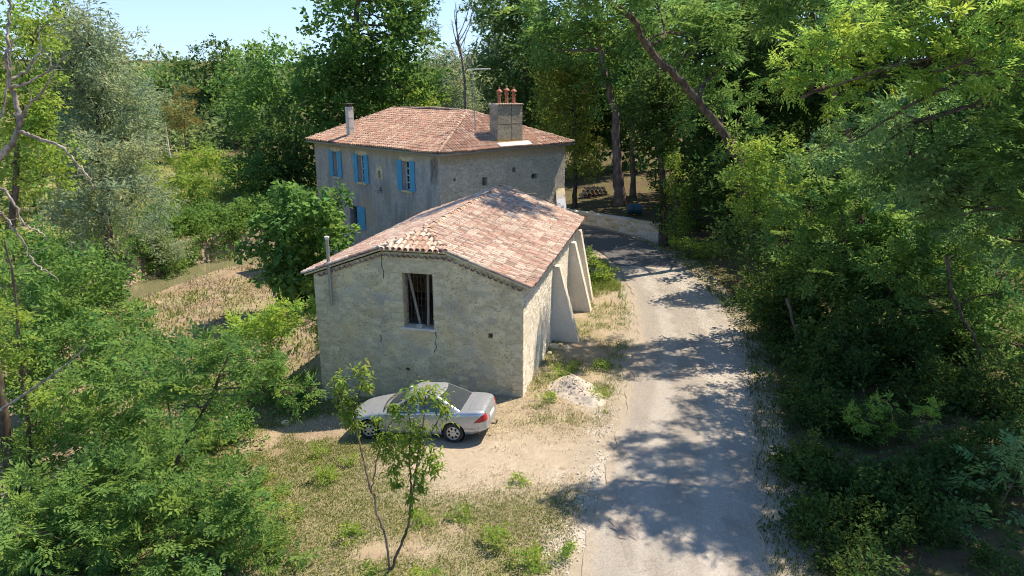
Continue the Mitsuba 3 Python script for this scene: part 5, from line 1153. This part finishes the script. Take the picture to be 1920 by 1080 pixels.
TREES += [('ash_tree', 'ash', 'unseen low crowned ash added beyond the right edge to shade the verge', [(16, 17, 0), (15.8, 17, 4), (15.6, 17, 8)], .2,  # crowns out of view, placed to darken the lower right
  [(14.2, 16, 7.6, 1.9), (15.6, 17.5, 8.6, 2.0), (16.4, 19.5, 8, 2.0), (13.6, 14, 7.2, 1.7), (16, 22, 9.6, 2.0), (12.6, 11.5, 7, 1.8), (13.7, 17.6, 8.3, 1.7), (14.9, 19.6, 9.2, 1.9), (17.5, 21, 10, 2.2), (12.9, 13, 6.4, 1.5), (15, 14.5, 8.5, 1.9)])]
PINK = {'tall pink barked ash behind the bridge parapet', 'slim straight trunked ash just right of the pink barked ash'}
for ti, (name, sp, lab, trunk, r0, blobs) in enumerate(TREES):
    rng = np.random.default_rng(500 + ti)
    key = thing(name, lab, {'shrub': 'shrub', 'bush': 'bush', 'sapling': 'young tree', 'column': 'ivy'}.get(name.split('_')[-1], 'tree'))
    bl = np.array(blobs)
    if trunk is None:
        c = bl[:, :3].mean(0); lo = bl[np.argmin(bl[:, 2])]
        trunk = [(c[0], c[1], tz(c[0], c[1]) - .2), (c[0] + .1, c[1], (c[2] + tz(c[0], c[1])) / 2), (c[0], c[1], c[2])]
    else:
        g = tz(trunk[0][0], trunk[0][1])
        if trunk[0][2] > g - .1: trunk = [(trunk[0][0] + .02, trunk[0][1] + .02, g - .25)] + [tuple(q) for q in trunk]
    dist = float(np.linalg.norm(bl[:, :3].mean(0) - EYE))
    tb = limbs(trunk, r0 if r0 else .05, blobs, rng, near=dist < 40)
    put(key, 'trunk', tb.ply('m_pinkbark' if lab in PINK else 'm_bark', True))
    leafy(key, blobs, sp, rng, px=1.0 if dist < 60 else 1.15)
# far wooded valley sides and the dense wood behind, as masses
def mass(name, label, pts, sp, seed, cat='wood', **kw):
    v, f, c = crown(pts, sp, np.random.default_rng(seed), **kw); NTRI[0] += len(f)
    whole(name, mikit.ply((v, f), 'm_leaf', color=c), label, cat, kind='stuff')
r4 = np.random.default_rng(90)
pts = []
for i in range(46):                                      # wood on the right, behind the trees one can tell apart
    x = r4.uniform(14, 52); y = 60 + (x - 14) * .1 + r4.uniform(-3, 16); z0_ = tz(x, y); pts.append((x, y, z0_ + r4.uniform(2, 15), r4.uniform(2.6, 4.2)))
for i in range(26):
    x = r4.uniform(4, 16); y = 92 + r4.uniform(-4, 10); pts.append((x, y, tz(x, y) + r4.uniform(2, 16), r4.uniform(3, 4.5)))
mass('woodland', 'dense dark woodland closing the view behind the right hand trees', pts, 'dark', 91, px=1.5)
pts = []
for i in range(22):
    x = r4.uniform(13, 30); y = 30 + r4.uniform(0, 22) + (x - 13) * .4; pts.append((x, y, tz(x, y) + r4.uniform(.8, 5), r4.uniform(1.6, 2.6)))
mass('understorey', 'shaded leafy understorey filling the wood right of the road', pts, 'dark', 93, px=1.2)
pts = []
for i in range(60):
    x = r4.uniform(-150, 30); y = r4.uniform(190, 260); pts.append((x, y, tz(x, y) + r4.uniform(1, 8), r4.uniform(4, 7)))
for i in range(24):
    x = r4.uniform(-62, -42); y = r4.uniform(95, 140); pts.append((x, y, tz(x, y) + r4.uniform(1, 5), r4.uniform(2.5, 4)))
for i in range(24):
    x = r4.uniform(-60, -36); y = r4.uniform(40, 70); pts.append((x, y, tz(x, y) + r4.uniform(1, 8), r4.uniform(2.5, 4)))
mass('distant_woodland', 'distant bluish green woodland along the valley skyline', pts, 'grey', 95, px=1.4)
pts = []
for i in range(40):                                      # scrub on the far stream bank
    x = r4.uniform(-44, -20); y = r4.uniform(58, 88); pts.append((x, y, tz(x, y) + .25, r4.uniform(.5, 1.1)))
mass('bank_scrub', 'low green scrub scattered over the far grassy bank', pts, 'lime', 97, cat='scrub', px=.8)

pts = []
sp_ = smooth_path(np.c_[STREAM, np.zeros(len(STREAM))], 10)[:, :2]
for i in range(110):
    q = sp_[int(np.clip(r4.uniform(.18, .72), 0, 1) * (len(sp_) - 1))]; off = r4.uniform(1.5, 7); x, y = q[0] - off * .75 + r4.uniform(-1, 1), q[1] + off * .66; pts.append((x, y, max(tz(x, y), -2.4) + r4.uniform(.2, .7), r4.uniform(.6, 1.3)))
mass('bank_shrubs', 'leafy green shrubs crowding the far edge of the stream', pts, 'mid', 98, cat='shrubs', px=.8)
pts = []
for i in range(120):
    y = r4.uniform(11, 34); x = np.interp(y, ROAD[:, 1], ROAD[:, 0]) + 2.9 + abs(r4.normal(0, 3.2)); pts.append((x, y, tz(x, y) + .25, r4.uniform(.35, .75)))
mass('undergrowth', 'dim leafy undergrowth covering the wood floor right of the lane', pts, 'dark', 99, cat='undergrowth', dens=.8)  # dark leaves chosen to paint deeper shade on the wood floor
pts = []
for i in range(46):
    y = r4.uniform(14.5, 27); x = r4.uniform(-15, -6.6) - (y < 18) * .4; pts.append((x, y, tz(x, y) + .2, r4.uniform(.3, .7)))
mass('undergrowth', 'green undergrowth filling the thicket floor on the left', [q for q in pts if q[0] < -7.5 or q[1] < 20], 'mid', 96, cat='undergrowth', dens=.8)

for key_, lns in LIMBS.items():
    root = [k for k, d in labels.items() if d.get('label', '').startswith(key_)][0]
    for i, ln in enumerate(lns):
        P = smooth_path(ln, 5); P = P + np.random.default_rng(i).normal(0, .02, P.shape)
        put(root, 'limb', mikit.ply(tube(P, np.linspace(.075, .02, len(P)), 7, .2, i), 'm_bark', smooth=True))
# bare dead trees
def bare(name, label, lines, r0, seed, twigs=4, mat='m_dead', tw=.5):
    rng = np.random.default_rng(seed); key = thing(name, label, 'dead tree'); tb = MB()
    for i, (pts, ra, rb) in enumerate(lines):
        P = smooth_path(pts, 6); P = P + rng.normal(0, .018, P.shape); tb = MB(); tb.add(*tube(P, np.linspace(ra, rb, len(P)), 7, .2, i))
        for k in range(twigs):
            j = rng.integers(len(P) // 3, len(P)); d = rng.normal(0, 1, 3) + (P[-1] - P[0]) / np.linalg.norm(P[-1] - P[0]) * .9; d /= np.linalg.norm(d); q = P[j]
            L = tw * rng.uniform(.4, 1); m_ = q + d * L * .5 + rng.normal(0, .07 * L, 3); e = q + d * L + rng.normal(0, .12 * L, 3)
            tb.add(*tube([q, m_, e], [rb * .8, rb * .5, .004], 5)); tb.add(*tube([m_, m_ + rng.normal(0, .3 * L, 3)], [rb * .4, .003], 4))
        put(key, 'trunk' if i == 0 else 'branch', tb.ply(mat, True))
bare('dead_tree', 'pale leafless dead tree with forked crooked branches at the left edge', [
 ([(-13.15, 17.0, 7.6), (-13.0, 17.0, 8.18), (-11.97, 17.0, 8.87), (-11.58, 17.0, 9.4), (-11.56, 17.1, 10.03), (-11.58, 17.0, 10.5), (-11.42, 16.9, 11.08), (-11.39, 17.0, 11.54), (-11.29, 17.1, 12.22), (-11.25, 17.0, 12.9)], .09, .015),
 ([(-11.58, 17.0, 10.5), (-11.24, 17.2, 10.74), (-10.91, 17.3, 11.2), (-10.84, 17.3, 11.71)], .035, .01), ([(-11.58, 17.0, 9.4), (-11.31, 16.9, 9.73), (-11.13, 16.8, 9.91), (-10.71, 16.6, 10.15), (-10.18, 16.5, 10.64)], .05, .015),
 ([(-11.59, 17.0, 9.36), (-11.09, 16.8, 9.23), (-10.43, 16.6, 9.05), (-10.02, 16.5, 8.66), (-9.73, 16.4, 8.3), (-9.71, 16.4, 8.05)], .045, .012), ([(-11.56, 17.0, 10.32), (-11.16, 17.2, 10.5), (-10.81, 17.4, 10.74), (-10.44, 17.5, 11.08)], .035, .01),
 ([(-13.1, 17, 7.0), (-12.3, 16.4, 8.3), (-11.66, 16.0, 8.19), (-11.42, 16.0, 8.07), (-11.21, 15.9, 7.7), (-10.98, 15.8, 7.33), (-10.7, 15.8, 7.19), (-10.55, 15.8, 6.99)], .05, .012), ([(-13.1, 17, 6.2), (-12.3, 16.4, 7.6), (-11.76, 16.0, 7.7), (-11.52, 16.0, 7.4), (-11.36, 16.1, 6.96), (-11.25, 16.2, 6.39), (-11.0, 16.2, 6.2), (-10.74, 16.2, 5.94)], .045, .012),
 ([(-13.0, 17.0, 8.4), (-12.2, 17.3, 9.6), (-11.9, 17.5, 10.6), (-11.7, 17.5, 11.4)], .04, .012)], .1, 301)
put('dead_tree', 'lower_trunk', mikit.ply(tube(smooth_path([(-13.6, 17, -1.9), (-13.4, 17.1, 3), (-13.15, 17.0, 7.65)], 5), np.linspace(.17, .09, 11), 9, .2, 4), 'm_bark', smooth=True))
bl_ = [([(-5.11, 80, tz(-5.1, 80) - .2), (-5.11, 80.0, 9.21), (-5.38, 80.0, 13.08), (-5.8, 80.0, 15.24), (-5.9, 80.0, 18.6)], .2, .04)]
rb_ = np.random.default_rng(302)
for i in range(14):
    z_ = rb_.uniform(10, 15.5); a = rb_.uniform(0, 6.28); L = rb_.uniform(1.5, 3.4); p0 = np.array([-5.11 - .09 * (z_ - 9.2), 80, z_]); bl_.append(([p0, p0 + np.array([.32 * L * math.cos(a), .3 * L * math.sin(a), .55 * L]), p0 + np.array([.5 * L * math.cos(a), .4 * L * math.sin(a), 1.1 * L])], .06, .025))
bare('dead_tree', 'bare leafless tree top standing against the sky right of the oak', bl_, 0, 303, twigs=3, tw=1.2)
fallen = smooth_path([(-13.9, 15.6, 2.0), (-12.6, 15.9, 2.7), (-11.2, 16.1, 3.6), (-10.3, 16.2, 4.3)], 6)
whole('branch', mikit.ply(tube(fallen, np.linspace(.05, .015, len(fallen)), 6, .2, 5), 'm_dead', smooth=True), 'pale dead stick slanting through the lower left thicket', 'stick')

# peach sapling in the foreground
sap = thing('peach_sapling', 'young two stemmed peach tree with drooping leaves in front of the car', 'young tree')
g0 = tz(-2.7, 13.5)
stems = [[(-2.69, 13.5, g0 - .05), (-2.52, 13.5, .47), (-2.31, 13.48, 1.0), (-2.21, 13.5, 1.56), (-2.17, 13.52, 2.33), (-2.19, 13.5, 2.73), (-2.13, 13.55, 3.38), (-2.22, 13.6, 3.99)],
 [(-2.72, 13.5, g0 - .05), (-2.79, 13.5, .89), (-2.93, 13.45, 1.42), (-2.95, 13.4, 1.93), (-3.02, 13.4, 2.02), (-3.08, 13.4, 2.37), (-3.14, 13.4, 2.75), (-3.22, 13.4, 3.35), (-3.24, 13.35, 3.93), (-3.43, 13.3, 4.03), (-3.61, 13.3, 4.58)],
 [(-2.21, 13.5, 1.56), (-2.08, 13.4, 2.24), (-1.98, 13.35, 2.88), (-1.84, 13.3, 3.63), (-1.76, 13.3, 4.29), (-1.63, 13.3, 4.45)], [(-3.02, 13.4, 2.02), (-2.95, 13.5, 2.37), (-2.86, 13.6, 2.78), (-2.65, 13.7, 3.31), (-2.45, 13.7, 3.75)],
 [(-3.24, 13.35, 3.93), (-3.04, 13.4, 4.65), (-2.99, 13.4, 4.77)], [(-2.19, 13.5, 2.73), (-2.48, 13.4, 3.13), (-2.52, 13.3, 3.5)], [(-1.98, 13.35, 2.88), (-1.7, 13.25, 3.4), (-1.45, 13.2, 3.95)], [(-3.22, 13.4, 3.35), (-3.35, 13.5, 3.75), (-3.3, 13.5, 4.1)]]
for i, st in enumerate(stems):
    P = smooth_path(st, 6); P = P + np.random.default_rng(i).normal(0, .008, P.shape)
    ra = (.034, .030, .022, .018, .012, .014, .012, .01)[i]; put(sap, 'stem' if i < 2 else 'branch', mikit.ply(tube(P, np.linspace(ra, ra * .35, len(P)), 8, .2, i), 'm_bark' if i != 1 else 'm_pinkbark', smooth=True))
clus = [(-3.51, 4.59, .16), (-3.42, 4.17, .2), (-3.33, 3.87, .22), (-3.06, 4.77, .2), (-3.26, 3.63, .17), (-2.79, 3.69, .1), (-2.76, 3.19, .18), (-2.44, 3.99, .1), (-2.22, 3.81, .26), (-1.76, 4.29, .24), (-1.49, 4.17, .2), (-1.39, 3.87, .2), (-1.9, 3.5, .3), (-2.14, 3.26, .3), (-1.75, 2.88, .26), (-2.26, 2.88, .26), (-2.51, 2.5, .14), (-2.19, 1.85, .1), (-2.6, 2.88, .18), (-3.39, 3.81, .16), (-1.99, 4.23, .22), (-2.0, 2.4, .2), (-2.02, 3.0, .28), (-1.62, 2.6, .16), (-2.1, 1.5, .08), (-2.55, 3.3, .2), (-3.0, 4.45, .12), (-3.55, 4.3, .1), (-2.45, 2.2, .1), (-1.95, 2.1, .1)]
def peach(clusters):
    rng = np.random.default_rng(411); v, f, c, n = [], [], [], 0
    for x, z_, r in clusters:
        for _ in range(int(30 + 290 * r)):
            p = np.array([x, 13.4, z_]) + rng.normal(0, .55, 3) * [r, r * .9, r]; az = rng.uniform(0, 6.28); el = rng.uniform(-.5, .5); L = rng.uniform(.10, .18); w = L * .14
            d = np.array([math.cos(az) * math.cos(el), math.sin(az) * math.cos(el), math.sin(el)]); P = [p]; rowv = []
            for k in range(4):                                  # a long leaf bending down
                s = np.cross(Z3, d); s /= np.linalg.norm(s) + 1e-9; up = np.cross(d, s); ww = w * (0.25, 1, .8, .05)[k]
                rowv += [p - s * ww + up * ww * .35, p, p + s * ww + up * ww * .35]; p = p + d * L / 3; d = d - Z3 * .55; d /= np.linalg.norm(d)
            b = n; v += rowv; n += 12
            for k in range(3):
                a = b + 3 * k; f += [[a, a + 1, a + 4], [a, a + 4, a + 3], [a + 1, a + 2, a + 5], [a + 1, a + 5, a + 4]]
            c += [np.array([.23, .33, .06]) * rng.uniform(.7, 1.35) * (1 + .2 * rng.normal() * np.array([1, .2, 0]))] * 12
    return np.array(v), np.array(f), np.clip(np.array(c), .01, .5)
v, f, c = peach(clus); put(sap, 'crown', mikit.ply((v, f), 'm_leaf', smooth=True, color=c))

# ------------------------------------------------------------------ grass, weeds, small stones
def blades(P, hgt, colr, rng, n=7, spread=.06, w=.007, lean=.5):
    """tufts at P (n, 3): thin bent triangles pairs"""
    m = len(P) * n; base = np.repeat(P, n, 0) + np.c_[rng.normal(0, 1, (m, 2)) * np.repeat(spread * np.ones(len(P)), n)[:, None], np.zeros(m)]
    h = np.repeat(hgt, n) * rng.uniform(.55, 1.2, m); az = rng.uniform(0, 6.28, m); ln = rng.uniform(.1, 1, m) * lean
    d = np.stack([np.cos(az), np.sin(az)], 1); s = np.stack([-d[:, 1], d[:, 0]], 1)
    ww = (w * (1 + h * 2))[:, None]
    a0, a1 = np.c_[base[:, :2] - s * ww, base[:, 2]], np.c_[base[:, :2] + s * ww, base[:, 2]]
    mid = np.c_[base[:, :2] + d * (h * ln * .35)[:, None], base[:, 2] + h * .6]
    tip = np.c_[base[:, :2] + d * (h * ln)[:, None], base[:, 2] + h * (1 - .25 * ln)]
    m0, m1 = mid - np.c_[s * ww * .8, np.zeros(m)], mid + np.c_[s * ww * .8, np.zeros(m)]
    v = np.stack([a0, a1, m1, m0, tip], 1).reshape(-1, 3); k = np.arange(m) * 5
    f = np.vstack([np.stack([k, k + 1, k + 2], 1), np.stack([k, k + 2, k + 3], 1), np.stack([k + 3, k + 2, k + 4], 1)])
    c = np.repeat(np.repeat(colr, n, 0) * rng.uniform(.75, 1.25, (m, 1)), 5, 0)
    return v, f, np.clip(c, .01, .6)
def scatter(n, x0, x1, y0, y1, rng): return rng.uniform(x0, x1, n), rng.uniform(y0, y1, n)
def in_building(x, y):
    u = -(x - .37) * .9737 + (y - 22.55) * .2278; s = (x - .37) * .2278 + (y - 22.55) * .9737
    cx = (x - car_o[0]) * XA[0] + (y - car_o[1]) * XA[1]; cy = (x - car_o[0]) * lf[0] + (y - car_o[1]) * lf[1]
    return ((u > -.05) & (u < BW + .05) & (s > -.05) & (s < BL)) | ((cx > .2) & (cx < 4.3) & (np.abs(cy) < .8))
r5 = np.random.default_rng(700)
def field(name, label, n, box, keep, colour, hgt, seed, n_bl=7, spread=.07, w=.007, lean=.5):
    rng = np.random.default_rng(seed); x, y = scatter(n, *box, rng); rd, rside = pl_dist(x, y, ROAD)
    k = keep(x, y, rd, rside, rng) & ~in_building(x, y); x, y = x[k], y[k]
    z_ = terrain(x, y); v, f, c = blades(np.c_[x, y, z_ - .01], hgt(x, y, rng), colour(x, y, rng), rng, n_bl, spread, w, lean); NTRI[0] += len(f)
    whole(name, mikit.ply((v, f), 'm_grass', color=c), label, 'grass', kind='stuff')
GREENS = np.array([(.21, .28, .07), (.28, .33, .10), (.19, .24, .06)]); STRAWS = np.array([(.50, .44, .30), (.43, .37, .25), (.56, .50, .37)])
def pick(A): return lambda x, y, rng: A[rng.integers(0, len(A), len(x))]
def gmask(x, y, rng, k): return ground_mask(x, y)[0] > rng.uniform(.25, 1.0, len(x)) * k
field('grass', 'patchy green grass in the dry yard', 44000, (-14, 3.5, 10, 24), lambda x, y, rd, rs_, rng: (rd > 2.5) & gmask(x, y, rng, .85), lambda x, y, rng: GREENS[rng.integers(0, 3, len(x))] * .85, lambda x, y, rng: rng.uniform(.03, .10, len(x)), 701, spread=.11, lean=.9)
field('dry_grass', 'short straw coloured grass over the dry yard', 19000, (-14, 3.5, 10, 24), lambda x, y, rd, rs_, rng: (rd > 2.4) & (nz(x, y, .6, 31) < rng.uniform(.42, .62, len(x))) & ((np.abs(y - 18.2 - .08 * x) > 1.9 * rng.random(len(x))) | (x < -3)), pick(STRAWS), lambda x, y, rng: rng.uniform(.03, .11, len(x)), 702, spread=.09, lean=1.0)
field('verge_grass', 'rough green grass along the shaded right verge of the road', 16000, (3.5, 15, 10, 48), lambda x, y, rd, rs_, rng: (rs_ < 0) & (rd > 2.05) & (rd < 5.5) & (rng.random(len(x)) < 1.25 - rd * .2), lambda x, y, rng: GREENS[rng.integers(0, 3, len(x))] * .6, lambda x, y, rng: rng.uniform(.06, .2, len(x)), 703, spread=.16, w=.009, lean=.9)  # greens darkened to stand in for tree shade on the verge
field('verge_grass', 'grass growing along the foot of the barn wall and buttresses', 5200, (.2, 6.6, 20.5, 42), lambda x, y, rd, rs_, rng: (rs_ > 0) & (rd > 2.5) & (nz(x, y, .8, 55) > .47), pick(GREENS), lambda x, y, rng: rng.uniform(.08, .3, len(x)) * np.where(y > 33, 1.6, .6), 704, spread=.14, w=.008, lean=.8)
field('bank_grass', 'tall green and straw grass on the stream banks', 20000, (-45, -8, 24, 95), lambda x, y, rd, rs_, rng: (pl_dist(x, y, STREAM)[0] > np.where(pl_dist(x, y, STREAM)[1] > 0, 2.4, 2.6)) & (nz(x, y, .5, 59) > .42), lambda x, y, rng: np.where((pl_dist(x, y, STREAM)[1] > 0)[:, None] | (nz(x, y, .7, 58) > .50)[:, None], GREENS[rng.integers(0, 3, len(x))], STRAWS[rng.integers(0, 3, len(x))] * .8), lambda x, y, rng: rng.uniform(.10, .32, len(x)), 705, n_bl=7, spread=.38, w=.02, lean=.9)
# broad leaved weeds as clumps one can count
wspots = [(-1.25, 15.3), (1.25, 13.9), (.35, 13.6), (-5.6, 15.6), (-5.2, 17.4), (-4.7, 18.3), (-3.9, 14.6), (-3.2, 12.9), (-1.9, 13.0), (-6.4, 16.6), (1.1, 22.2), (1.55, 24.2), (2.9, 22.4), (2.2, 24.9), (3.4, 25.2), (-5.9, 19.0), (-.4, 14.4), (.1, 17.0), (-2.3, 15.2), (-7.2, 18.0)]
wwhere = ['in front of the car, right of the peach sapling', 'beside the lane edge near the white gravel', 'left of the lane edge, nearest the bottom', 'left of the peach sapling, by the thicket', 'behind the peach sapling on the left', 'just in front of the car front wheel', 'left of the foot of the peach sapling', 'touching the foot of the peach sapling', 'right of the foot of the peach sapling', 'at the right edge of the thicket', 'between the barn corner and the sand heap', 'between the sand heap and the buttress', 'on the right flank of the sand heap', 'behind the sand heap', 'on the shaded strip by the lane', 'left of the car nose', 'halfway between tree and lane', 'in the bare ground right of the car', 'between the sapling and the car tail', 'far left of the car by the thicket']
wl_ = ['low green weed clump near the peach sapling', 'bushy green weed near the white gravel at the lane edge', 'green weed clump left of the white gravel']
for i, (x, y) in enumerate(wspots):
    rng = np.random.default_rng(800 + i); r = rng.uniform(.16, .32); g = tz(x, y)
    v, f, c = crown([(x, y, g + r * .45, r), (x + r * .7, y + .1, g + r * .3, r * .7)], 'lime', rng, dens=.7, gap=.3); v[:, 2] = np.maximum(v[:, 2], g + .01)
    k = thing('weed_clump', 'green weed clump ' + wwhere[i], 'weed'); put(k, 'leaves', mikit.ply((v * [1, 1, 1], f), 'm_leaf', color=c))
# arching tuft of dry reedy grass at the bottom
tf = thing('dry_grass_tuft', 'arching tuft of dry straw coloured reed grass at the bottom of the picture', 'grass tuft')
rng = np.random.default_rng(820)
for (tx, ty, nn) in ((-.95, 12.75, 34), (-.45, 12.6, 40), (-1.4, 12.6, 20)):
    tb = MB()
    for k in range(nn):
        p = np.array([tx, ty, tz(tx, ty)]) + rng.normal(0, .07, 3) * [1, 1, 0]; az = rng.uniform(0, 6.28); d = np.array([math.cos(az) * .35, math.sin(az) * .35, 1.0]); d /= np.linalg.norm(d); L = rng.uniform(.35, .85); s = np.array([-math.sin(az), math.cos(az), 0]); rows = []
        for q in range(6):
            w_ = .011 * (1 - q / 5.2); rows += [p - s * w_, p + s * w_]; p = p + d * L / 5; d = d + np.array([math.cos(az) * .28, math.sin(az) * .28, -.33]); d /= np.linalg.norm(d)
        a = np.arange(5) * 2; tb.add(np.array(rows), np.stack([a, a + 1, a + 3, a + 2], 1), STRAWS[rng.integers(0, 3)] * rng.uniform(.8, 1.25) if rng.random() < .75 else GREENS[1])
    put(tf, 'blades', tb.ply('m_grass'), kind='stuff')
# pile of sand
pgx, pgy = np.meshgrid(np.linspace(-1.5, 1.5, 70), np.linspace(-1.9, 1.7, 80))
ph = np.maximum(.46 * np.exp(-((pgx / .55)**2 + ((pgy - .25) / .65)**2)), .24 * np.exp(-(((pgx - .35) / .5)**2 + ((pgy + .7) / .55)**2))) + .12 * np.exp(-((pgx / .9)**2 + (pgy / 1.1)**2)) - .05
ph = ph * (.75 + .5 * nz(pgx, pgy, 2.2, 5)) + (.16 * (nz(pgx, pgy, 4.0, 6, 3) - .5) + .10 * (nz(pgx, pgy, 15.0, 7, 2) - .5)) * ss(.0, .12, ph)
pX_, pY_ = 2.2 + pgx - .15 * pgy, 23.1 + pgy
pf_ = np.array([[a * 70 + b, a * 70 + b + 1, (a + 1) * 70 + b + 1, (a + 1) * 70 + b] for a in range(79) for b in range(69)])
whole('sand_pile', mikit.ply((np.stack([pX_, pY_, terrain(pX_, pY_) + ph - .035], -1).reshape(-1, 3), pf_), bs('m_sand', {'type': 'twosided', 'b': {'type': 'diffuse', 'reflectance': mikit.proc(lambda p, n, uv: mix((.36, .32, .27), (.52, .48, .42), fbm(p.x * 9, p.y * 9, p.z * 9)))}}), smooth=True), 'small heap of pale sandy rubble beside the barn', 'heap')
rng = np.random.default_rng(845); rb = MB()
for i in range(170):
    a, q = rng.uniform(0, 6.28), abs(rng.normal(0, .55)); ix, iy = q * math.cos(a) * .95, q * math.sin(a) * 1.1 - .1
    j_, i_ = int(np.clip((iy + 1.9) / 3.6 * 79, 0, 79)), int(np.clip((ix + 1.5) / 3 * 69, 0, 69)); r = rng.uniform(.012, .045)
    o_ = trimesh.creation.icosphere(1, r); rb.add(o_.vertices * rng.uniform(.6, 1.3, 3) + [pX_[j_, i_], pY_[j_, i_], tz(pX_[j_, i_], pY_[j_, i_]) + max(0, ph[j_, i_] - .035) + .005], o_.faces, np.array((.55, .50, .43)) * rng.uniform(.6, 1.1))
put('sand_pile', 'rubble', rb.ply('m_vc'), kind='stuff')
# stones
rng = np.random.default_rng(840)
def rock(x, y, r, lab, grp=None, mat='m_stone'):
    ico = trimesh.creation.icosphere(2, 1.0); ico.vertices *= 1 + .5 * (meshkit.fbm(ico.vertices * 1.3 + [x, y, 0], 3, 4)[:, None] - .5); ico.vertices *= r * rng.uniform(.7, 1.2, 3) * [1, 1, .65]
    ico.vertices += [x, y, tz(x, y) + r * .15]; whole('stone', mikit.ply(ico, mat, smooth=40), lab, 'stone', grp)
ORD = 'first second third fourth fifth sixth seventh eighth ninth tenth eleventh twelfth thirteenth fourteenth'.split()
stl = []
for i in range(13):
    x, y = rng.uniform(-10.5, -7.6), rng.uniform(22.0, 28.5); stl.append((x, y, rng.uniform(.06, .2)))
for i, (x, y, r) in enumerate(sorted(stl, key=lambda q: q[1])): rock(x, y, r, f'pale loose stone on the bare earth left of the barn, {ORD[i]} from the front')
for i, (x, y, r) in enumerate(((1.25, 27.1, .22), (1.7, 27.3, .25), (2.2, 27.2, .2), (1.5, 26.6, .14), (2.0, 27.6, .16))): rock(x, y, r, 'pale stone at the foot of the nearest buttress, ' + ('nearest the wall', 'the large one in the middle', 'the rightmost', 'the small one in front', 'tucked against the cement')[i])
rock(-1.9, 12.62, .2, 'white stone beside the dry reed tuft at the bottom of the picture', mat='m_paper')
gm_ = MB(); rng = np.random.default_rng(850)
for i in range(900):
    t = rng.uniform(0, 1); y = rng.uniform(12.2, 24); rx = np.interp(y, ROAD[:, 1], ROAD[:, 0]); x = rx - 2.2 - abs(rng.normal(0, .55)); r = rng.uniform(.012, .04)
    if ground_mask(np.array([x]), np.array([y]))[3][0] < rng.uniform(0, .6) and rng.random() < .7: continue
    o_ = trimesh.creation.icosphere(0, r); gm_.add(o_.vertices * rng.uniform(.6, 1.3, 3) + [x, y, tz(x, y) + .005], o_.faces, np.array((.62, .58, .5)) * rng.uniform(.6, 1.1))
whole('gravel', gm_.ply('m_vc'), 'loose pale gravel along the left edge of the lane', 'gravel', kind='stuff')
# log pile, boulder, dark green barrel beyond the bridge
rng = np.random.default_rng(860); lg = np.array([6.9, 70, tz(7, 70)]); n_l = 0
for row in range(3):
    for i in range(7 - row):
        c_ = lg + np.array([i * .42 + row * .21, rng.uniform(-.1, .1), .2 + row * .36]); r = rng.uniform(.15, .21)
        k = thing('log', f'cut log in the wood pile beyond the bridge, {ORD[i]} from left in the {("bottom", "middle", "top")[row]} row', 'log', 'logs in the wood pile')
        put(k, 'bark', mikit.ply(tube([c_ + Y3 * .5, c_ - Y3 * .5], r, 10, .15, i), 'm_bark', smooth=40)); put(k, 'cut_end', mikit.ply(tube([c_ - Y3 * .49, c_ - Y3 * .515], r * .92, 10, .1, i), 'm_terracotta' if rng.random() < .6 else 'm_paper'))
for x, y, r, lab in ((9.9, 54.3, .95, 'large pale boulder behind the bridge parapet'), (5.9, 57.5, .6, 'rounded grey boulder left of the large pale one behind the parapet')): rock(x, y, r, lab)
brl = thing('barrel', 'dark blue green plastic barrel lying beyond the bridge', 'barrel'); q = np.array([10.1, 58, .55])
put(brl, 'drum', mikit.ply(tube([q - X3 * .6, q - X3 * .55, q, q + X3 * .55, q + X3 * .6], [.36, .42, .45, .42, .36], 18), 'm_tarp', smooth=40)); put(brl, 'band', mikit.ply(tube([q - X3 * .2, q - X3 * .14], .462, 18), 'm_trim'))
up_ = thing('utility_pole', 'pale leaning utility pole in the valley beside the rusty sapling', 'pole')
put(up_, 'post', mikit.ply(tube([(-42.85, 90, tz(-42.9, 90) - .2), (-42.93, 90, 2.62), (-42.97, 90, 5.9)], [.16, .14, .11], 10), 'm_cement', smooth=40)); put(up_, 'crossarm', mikit.ply(frame_box((-42.97, 89.85, 5.5), X3, Y3, Z3, -.5, .5, -.05, .05, -.05, .05), 'm_wood'))
print('leaf triangles', NTRI[0])
